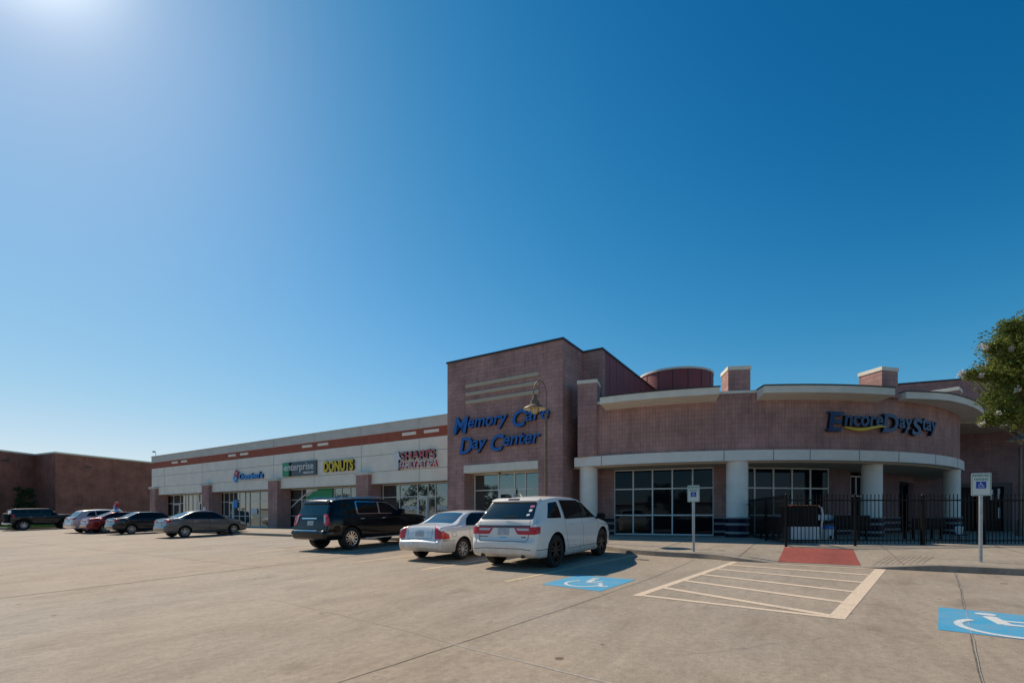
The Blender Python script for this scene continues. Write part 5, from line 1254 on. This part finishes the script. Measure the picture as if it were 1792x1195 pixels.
# ------------------------------------------------------------------ lamps
def lamp(x, y, label, zs, arm, sc=1.0, zb=None):
    b_ = BX * x + BY * y; xl = BY * x - BX * y; z = wz(xl, b_) if zb is None else zb
    t = thing('street_lamp', label, 'lamp', Matrix.Translation((x, y, z)), 'old-style lamps')
    F_ = Matrix.Translation((x, y, 0)); hx = -.49 * sc if arm else 0
    m = MB(); m.lathe((0, 0, z), [(.17, 0), (.17, .12), (.12, .2), (.10, .6), (.075, .7)], 20)
    top = zs - .38 if arm else zs - .55
    m.tube([(0, 0, z + .6), (0, 0, top)], .062, 16, r1=.052); m.lathe((0, 0, top), [(.06, -.06), (.07, 0), (.03, .1)], 16)
    m.build('post', M['bronze'], t, F_, smooth=40)
    if arm:
        m = MB(); pts = [(0, 0, top), (0, 0, zs + .25)] + [(-.245 + .245 * math.cos(R(a)) * 1.0, 0, zs + .45 + .50 * math.sin(R(a))) for a in range(0, 181, 12)] + [(hx, 0, zs + .38)]
        m.tube(pts, .024, 10); m.build('goose_neck', M['bronze'], t, F_, smooth=60)
    lc = (hx + (.05 if arm else 0), 0, 0)
    m = MB(); m.lathe((lc[0], 0, 0), [(0, zs + .42), (.07, zs + .40), (.09, zs + .30), (.09, zs + .18), (.17, zs + .17), (.17, zs + .02), (.0, zs + .01)], 20); m.build('housing', M['bronze'], t, F_, smooth=35)
    m = MB(); m.lathe((lc[0], 0, 0), [(.16, zs + .03), (.28, zs - .03), (.45, zs - .13), (.455, zs - .145)], 32); sh = m.build('lamp_shade', M['bronze'], t, F_, smooth=50)
    MB().lathe((lc[0], 0, 0), [(.14, zs + .015), (.27, zs - .045), (.45, zs - .149)], 32).build('shade_lining', M['lampwhite'], sh, F_, smooth=50)
    m = MB(); m.lathe((lc[0], 0, 0), [(.165, zs + .0), (.175, zs - .10), (.15, zs - .24), (.09, zs - .33), (0, zs - .36)], 20); m.build('glass', M['lampglass'], t, F_, smooth=60)
    m = MB()
    for k in range(8):
        a = 2 * math.pi * k / 8; m.tube([(lc[0] + .185 * math.cos(a), .185 * math.sin(a), zs - .02), (lc[0] + .18 * math.cos(a), .18 * math.sin(a), zs - .2), (lc[0] + .07 * math.cos(a), .07 * math.sin(a), zs - .36)], .008, 5)
    m.build('cage', M['bronze'], t, F_); 
lamp(1.33, 18.95, 'bronze goose-neck lamp in front of the tall block with blue letters', 5.93, True)
lamp(22.6, 21.6, 'bronze post lamp half hidden under the flowering tree at the right edge', 5.12, False)

# ------------------------------------------------------------------ iron fence
fence = thing('iron_fence', 'black wrought iron fence with spear tips round the day stay terrace', 'fence', Matrix.Translation((12, 14.95, .66)))
def wzw(x, y): return wz(BY * x - BX * y, BX * x + BY * y)
run = [(9.75, 20.0), (9.15, 17.5), (8.46, 15.0), (10.56, 14.95), (12.62, 14.93), (14.5, 14.9), (16.6, 14.9), (18.7, 14.9), (20.8, 14.9)]
for i, p in enumerate(run):
    z = wzw(*p); hp_ = .028 if i != 4 else .042
    m = MB(); m.obox(p, (1, 0), hp_, hp_, z - .02, 2.22); m.lathe((p[0], p[1], 2.22), [(hp_ * 1.2, 0), (hp_ * 1.2, .02), (.03, .05), (0, .09)], 8); m.build('post', M['iron'], fence)
for i in range(len(run) - 1):
    p, q = Vector(run[i]), Vector(run[i + 1]); L_ = (q - p).length; a = (q - p) / L_; m = MB()
    for zr_ in (.86, 2.09): m.obox((p + q) / 2, a, L_ / 2 - .03, .016, zr_ - .02, zr_ + .02)
    n = int(L_ / .115)
    for k in range(1, n):
        c_ = p + (q - p) * k / n; m.obox(c_, a, .0085, .0085, .76, 2.2)
        m.lathe((c_.x, c_.y, 2.2), [(.009, 0), (.022, .03), (0, .10)], 4)
    m.build('panel', M['iron'], fence)

# things on the terrace
def at(x, y): return wzw(x, y)
g0 = at(9.85, 16.6)
t = thing('grill', 'black covered grill with a terracotta top edge over white slats behind the fence corner', 'grill', Matrix.Translation((9.85, 16.6, g0)))
m = MB(); m.box(9.36, 10.3, 16.3, 16.95, 1.25, 1.94); m.build('cover', M['black'], t, bevel=.05)
m = MB(); m.box(9.34, 10.34, 16.27, 16.98, 1.945, 1.985); m.build('top_slab', M['orange'], t, bevel=.01)
m = MB()
for k in range(9): m.box(9.38 + k * .105, 9.38 + k * .105 + .09, 16.3, 16.33, g0 + .1, g0 + .53)
m.build('slat_front', M['signwhite'], t); m = MB(); m.box(9.39, 10.30, 16.34, 16.9, g0 + .12, 1.24); m.build('cabinet', M['slate'], t)
m = MB(); m.tube([(10.33, 16.35, 1.93), (10.42, 16.35, 1.88), (10.46, 16.35, 1.65), (10.36, 16.35, g0)], .03, 8); m.build('side_frame', M['signwhite'], t)
g0 = at(10.9, 16.9)
t = thing('drinks_cooler', 'white round drinks cooler with a blue lid behind the fence', 'cooler', Matrix.Translation((10.95, 16.9, g0)))
MB().cyl((10.95, 16.9), .19, g0, g0 + .42, 24, .21).build('tub', M['signwhite'], t, smooth=40)
MB().cyl((10.95, 16.9), .225, g0 + .423, g0 + .55, 24, .20).build('lid', M['bluelid'], t, smooth=40)
MB().box(10.92, 10.98, 16.66, 16.70, g0 + .08, g0 + .2).build('tap', M['black'], t)
g0 = at(11, 18.6)
t = thing('folding_table', 'long white folding table standing behind the grill', 'table', Matrix.Translation((11, 18.6, g0)))
MB().box(9.95, 12.1, 18.3, 18.9, g0 + .72, g0 + .90).build('tabletop', M['signwhite'], t, bevel=.01)
for x in (10.05, 12.0):
    for y in (18.4, 18.8): MB().tube([(x, y, g0), (x, y, g0 + .72)], .018).build('leg', M['galv'], t)
def bench(x, y, w_, label, hh=.85):
    g0 = at(x, y); t = thing('bench', label, 'bench', Matrix.Translation((x, y, g0)), 'dark seats on the terrace')
    MB().box(x - w_ / 2, x + w_ / 2, y, y + .5, g0 + .36, g0 + .46).build('seat', M['black'], t, bevel=.02); MB().box(x - w_ / 2, x + w_ / 2, y - .03, y + .04, g0 + .46, g0 + hh).build('backrest', M['black'], t, bevel=.02)
    for sx in (-1, 1):
        MB().box(x + sx * (w_ / 2 - .08) - .03, x + sx * (w_ / 2 - .08) + .03, y + .01, y + .08, g0, g0 + .36).build('leg', M['iron'], t); MB().box(x + sx * (w_ / 2 - .08) - .03, x + sx * (w_ / 2 - .08) + .03, y + .42, y + .48, g0, g0 + .36).build('leg', M['iron'], t)
        MB().box(x + sx * (w_ / 2) - .04, x + sx * (w_ / 2) + .04, y, y + .5, g0 + .6, g0 + .66).build('armrest', M['black'], t)
bench(9.75, 18.1, .62, 'small dark seat beside the second window bay, left of the grill'); bench(12.6, 18.0, 1.3, 'wide dark bench between the drinks cooler and the third column', .9); bench(15.6, 18.2, 1.2, 'dark bench to the left of the right-hand column', .8)
g0 = at(15.1, 16.4)
t = thing('plant_stand', 'small black stand holding a pale bucket near the last column', 'stand', Matrix.Translation((15.1, 16.4, g0)))
MB().box(14.95, 15.25, 16.25, 16.55, g0 + .23, g0 + .26).build('shelf', M['iron'], t)
for dx in (-.13, .13):
    for dy in (-.13, .13): MB().tube([(15.1 + dx, 16.4 + dy, g0), (15.1 + dx, 16.4 + dy, g0 + .23)], .01).build('leg', M['iron'], t)
tag(MB().lathe((15.1, 16.4, g0 + .26), [(0, 0), (.08, 0), (.11, .22), (.115, .24), (.06, .27), (0, .28)], 20).build('bucket', M['signwhite'], None, smooth=40), 'pale bucket on the small black stand behind the fence', 'bucket')

# ------------------------------------------------------------------ trees
def tree(name, label, cat, x, y, z0, trunk_h, cen, rad, nb, leaves, ls, leaf, seed, flowers=0, group=None, stems=1, tips=()):
    rd = random.Random(seed); t = thing(name, label, cat, Matrix.Translation((x, y, z0)), group)
    c0 = Vector((x, y, z0)) + Vector(cen); blobs = []
    while len(blobs) < nb:
        v = Vector((rd.uniform(-1, 1), rd.uniform(-1, 1), rd.uniform(-1, 1)))
        if .30 < v.length < 1: blobs.append((c0 + Vector((v.x * rad[0], v.y * rad[1], v.z * rad[2])), rd.uniform(.20, .36) * min(rad)))
    blobs += [(Vector(p), r_) for p, r_ in tips]
    tr = MB(); tops = []
    for s_ in range(stems):
        a = 6.28 * s_ / stems + seed; o = Vector((math.cos(a), math.sin(a), 0)) * (.12 if stems > 1 else 0)
        p = [Vector((x, y, z0 - .05)) + o]
        for k in range(1, 6):
            f = k / 5; p.append(Vector((x, y, z0)) + o * (1 + 4 * f) + Vector((rd.uniform(-.05, .05), rd.uniform(-.05, .05), trunk_h * f)) + Vector((cen[0], cen[1], 0)) * f * .5)
        tr.tube(p, .11 if stems == 1 else .075, 8, r1=.05); tops.append(p[-1])
    for bc, br in blobs:
        tp = min(tops, key=lambda q: (q - bc).length); md = tp.lerp(bc, .5) + Vector((rd.uniform(-.15, .15), rd.uniform(-.15, .15), rd.uniform(-.05, .25)))
        tr.tube([tp, tp.lerp(md, .5), md, md.lerp(bc, .6), bc], .034, 5, r1=.008, cap=False)
    tr.build('trunk', M['bark'], t, smooth=60)
    lf = MB(); per = leaves // nb
    for bc, br in blobs:
        n_ = int(per * rd.uniform(.6, 1.4))
        for i in range(n_):
            v = Vector((rd.gauss(0, 1), rd.gauss(0, 1), rd.gauss(0, 1))).normalized() * br * rd.random() ** .45 * rd.uniform(.8, 1.45)
            v.z *= .8; p = bc + v
            a = Vector((rd.gauss(0, 1), rd.gauss(0, 1), rd.gauss(0, .6))).normalized(); b2 = a.cross(Vector((rd.gauss(0, 1), rd.gauss(0, 1), rd.gauss(0, 1)))).normalized()
            L_ = ls * rd.uniform(.7, 1.3); wd = L_ * .42
            lf.face([p, p + a * L_ * .5 + b2 * wd * .5, p + a * L_, p + a * L_ * .5 - b2 * wd * .5])
    lf.build('crown', M[leaf], t, merge=False)
    if flowers:
        fl = MB()
        for i in range(flowers):
            bc, br = rd.choice(blobs); d = (bc - c0).normalized(); d = (d + Vector((rd.gauss(0, .4), rd.gauss(0, .4) - .3, rd.gauss(0, .4)))).normalized(); q = bc + d * br * 1.25
            for k in range(95):
                v = Vector((rd.gauss(0, .034), rd.gauss(0, .034), rd.gauss(0, .034))) + d * rd.uniform(-.04, .14); a = Vector((rd.gauss(0, 1), rd.gauss(0, 1), rd.gauss(0, 1))).normalized(); b2 = a.cross(Vector((rd.gauss(0, 1), rd.gauss(0, 1), 1))).normalized()
                s2 = .022; fl.face([q + v, q + v + a * s2, q + v + (a + b2) * s2, q + v + b2 * s2])
        fl.build('blossom', M['flower'], t, merge=False)
    return t
tree('crape_myrtle', 'flowering tree with white blossom at the right edge of the photo', 'tree', 16.4, 14.1, .7, 2.6, (-.30, 0, 5.15), (1.80, 1.7, 1.7), 150, 95000, .095, 'leaf', 11, 60, stems=3, tips=[((13.3, 14.1, 5.72), .16), ((13.65, 14.1, 5.68), .22), ((14.0, 14.1, 5.75), .28), ((14.0, 14.1, 6.5), .22), ((13.75, 14.0, 4.4), .22), ((14.1, 14.0, 4.5), .3), ((14.45, 14.1, 7.1), .25), ((14.0, 14.0, 5.0), .34), ((14.3, 14.0, 4.6), .36), ((14.5, 14.0, 5.4), .4), ((14.6, 14.2, 6.2), .4), ((14.9, 14.0, 4.4), .35)])
t = tree('evergreen_shrub', 'dark evergreen shrub against the brick hall at the far left', 'shrub', -54.2, 53.9, .6, 2.6, (0, 0, 2.5), (1.0, 1.0, 2.3), 34, 7000, .14, 'leafdark', 5)
# trees across the lot, seen mirrored in the shop windows
for i, (x, b, sc) in enumerate(((-104, -36, 1.2), (-80, -32, 1.0), (-67, -28, 1.35), (-52, -34, 1.2), (-41, -38, 1), (-33, -33, 1.15), (-19, -36, 1), (4, -34, 1.1), (14, -38, .9), (27, -33, 1.2))):
    p = LOT @ Vector((x, b, 0)); z = gz(b)
    tree('shade_tree', ('distant', 'wide', 'large', 'broad', 'tall', 'spreading', 'slim', 'rounded', 'young', 'leafy')[i] + ' green tree across the lot behind the photographer', 'tree', p.x, p.y, z, 2.6 * sc, (0, 0, 4.6 * sc), (2.9 * sc, 2.9 * sc, 2.6 * sc), 26, 3200, .42, 'leafdark', 40 + i, group='trees across the lot')
# long low shop across the lot, also only mirrored
t = thing('far_shop', 'long low pale shop across the lot behind the photographer', 'building', LOT @ Matrix.Translation((-10, -62, -1.8)))
MB().box(-190, 50, -72, -62, -1.9, 4.2).build('wall', M['fascia'], t, LOT); MB().box(-190.1, 50.1, -72.1, -61.9, 4.2, 4.6).build('coping', M['redband'], t, LOT)
MB().box(-66, 46, -61.99, -61.9, -1.7, 1.2).build('shop_windows', M['glassdark'], t, LOT)
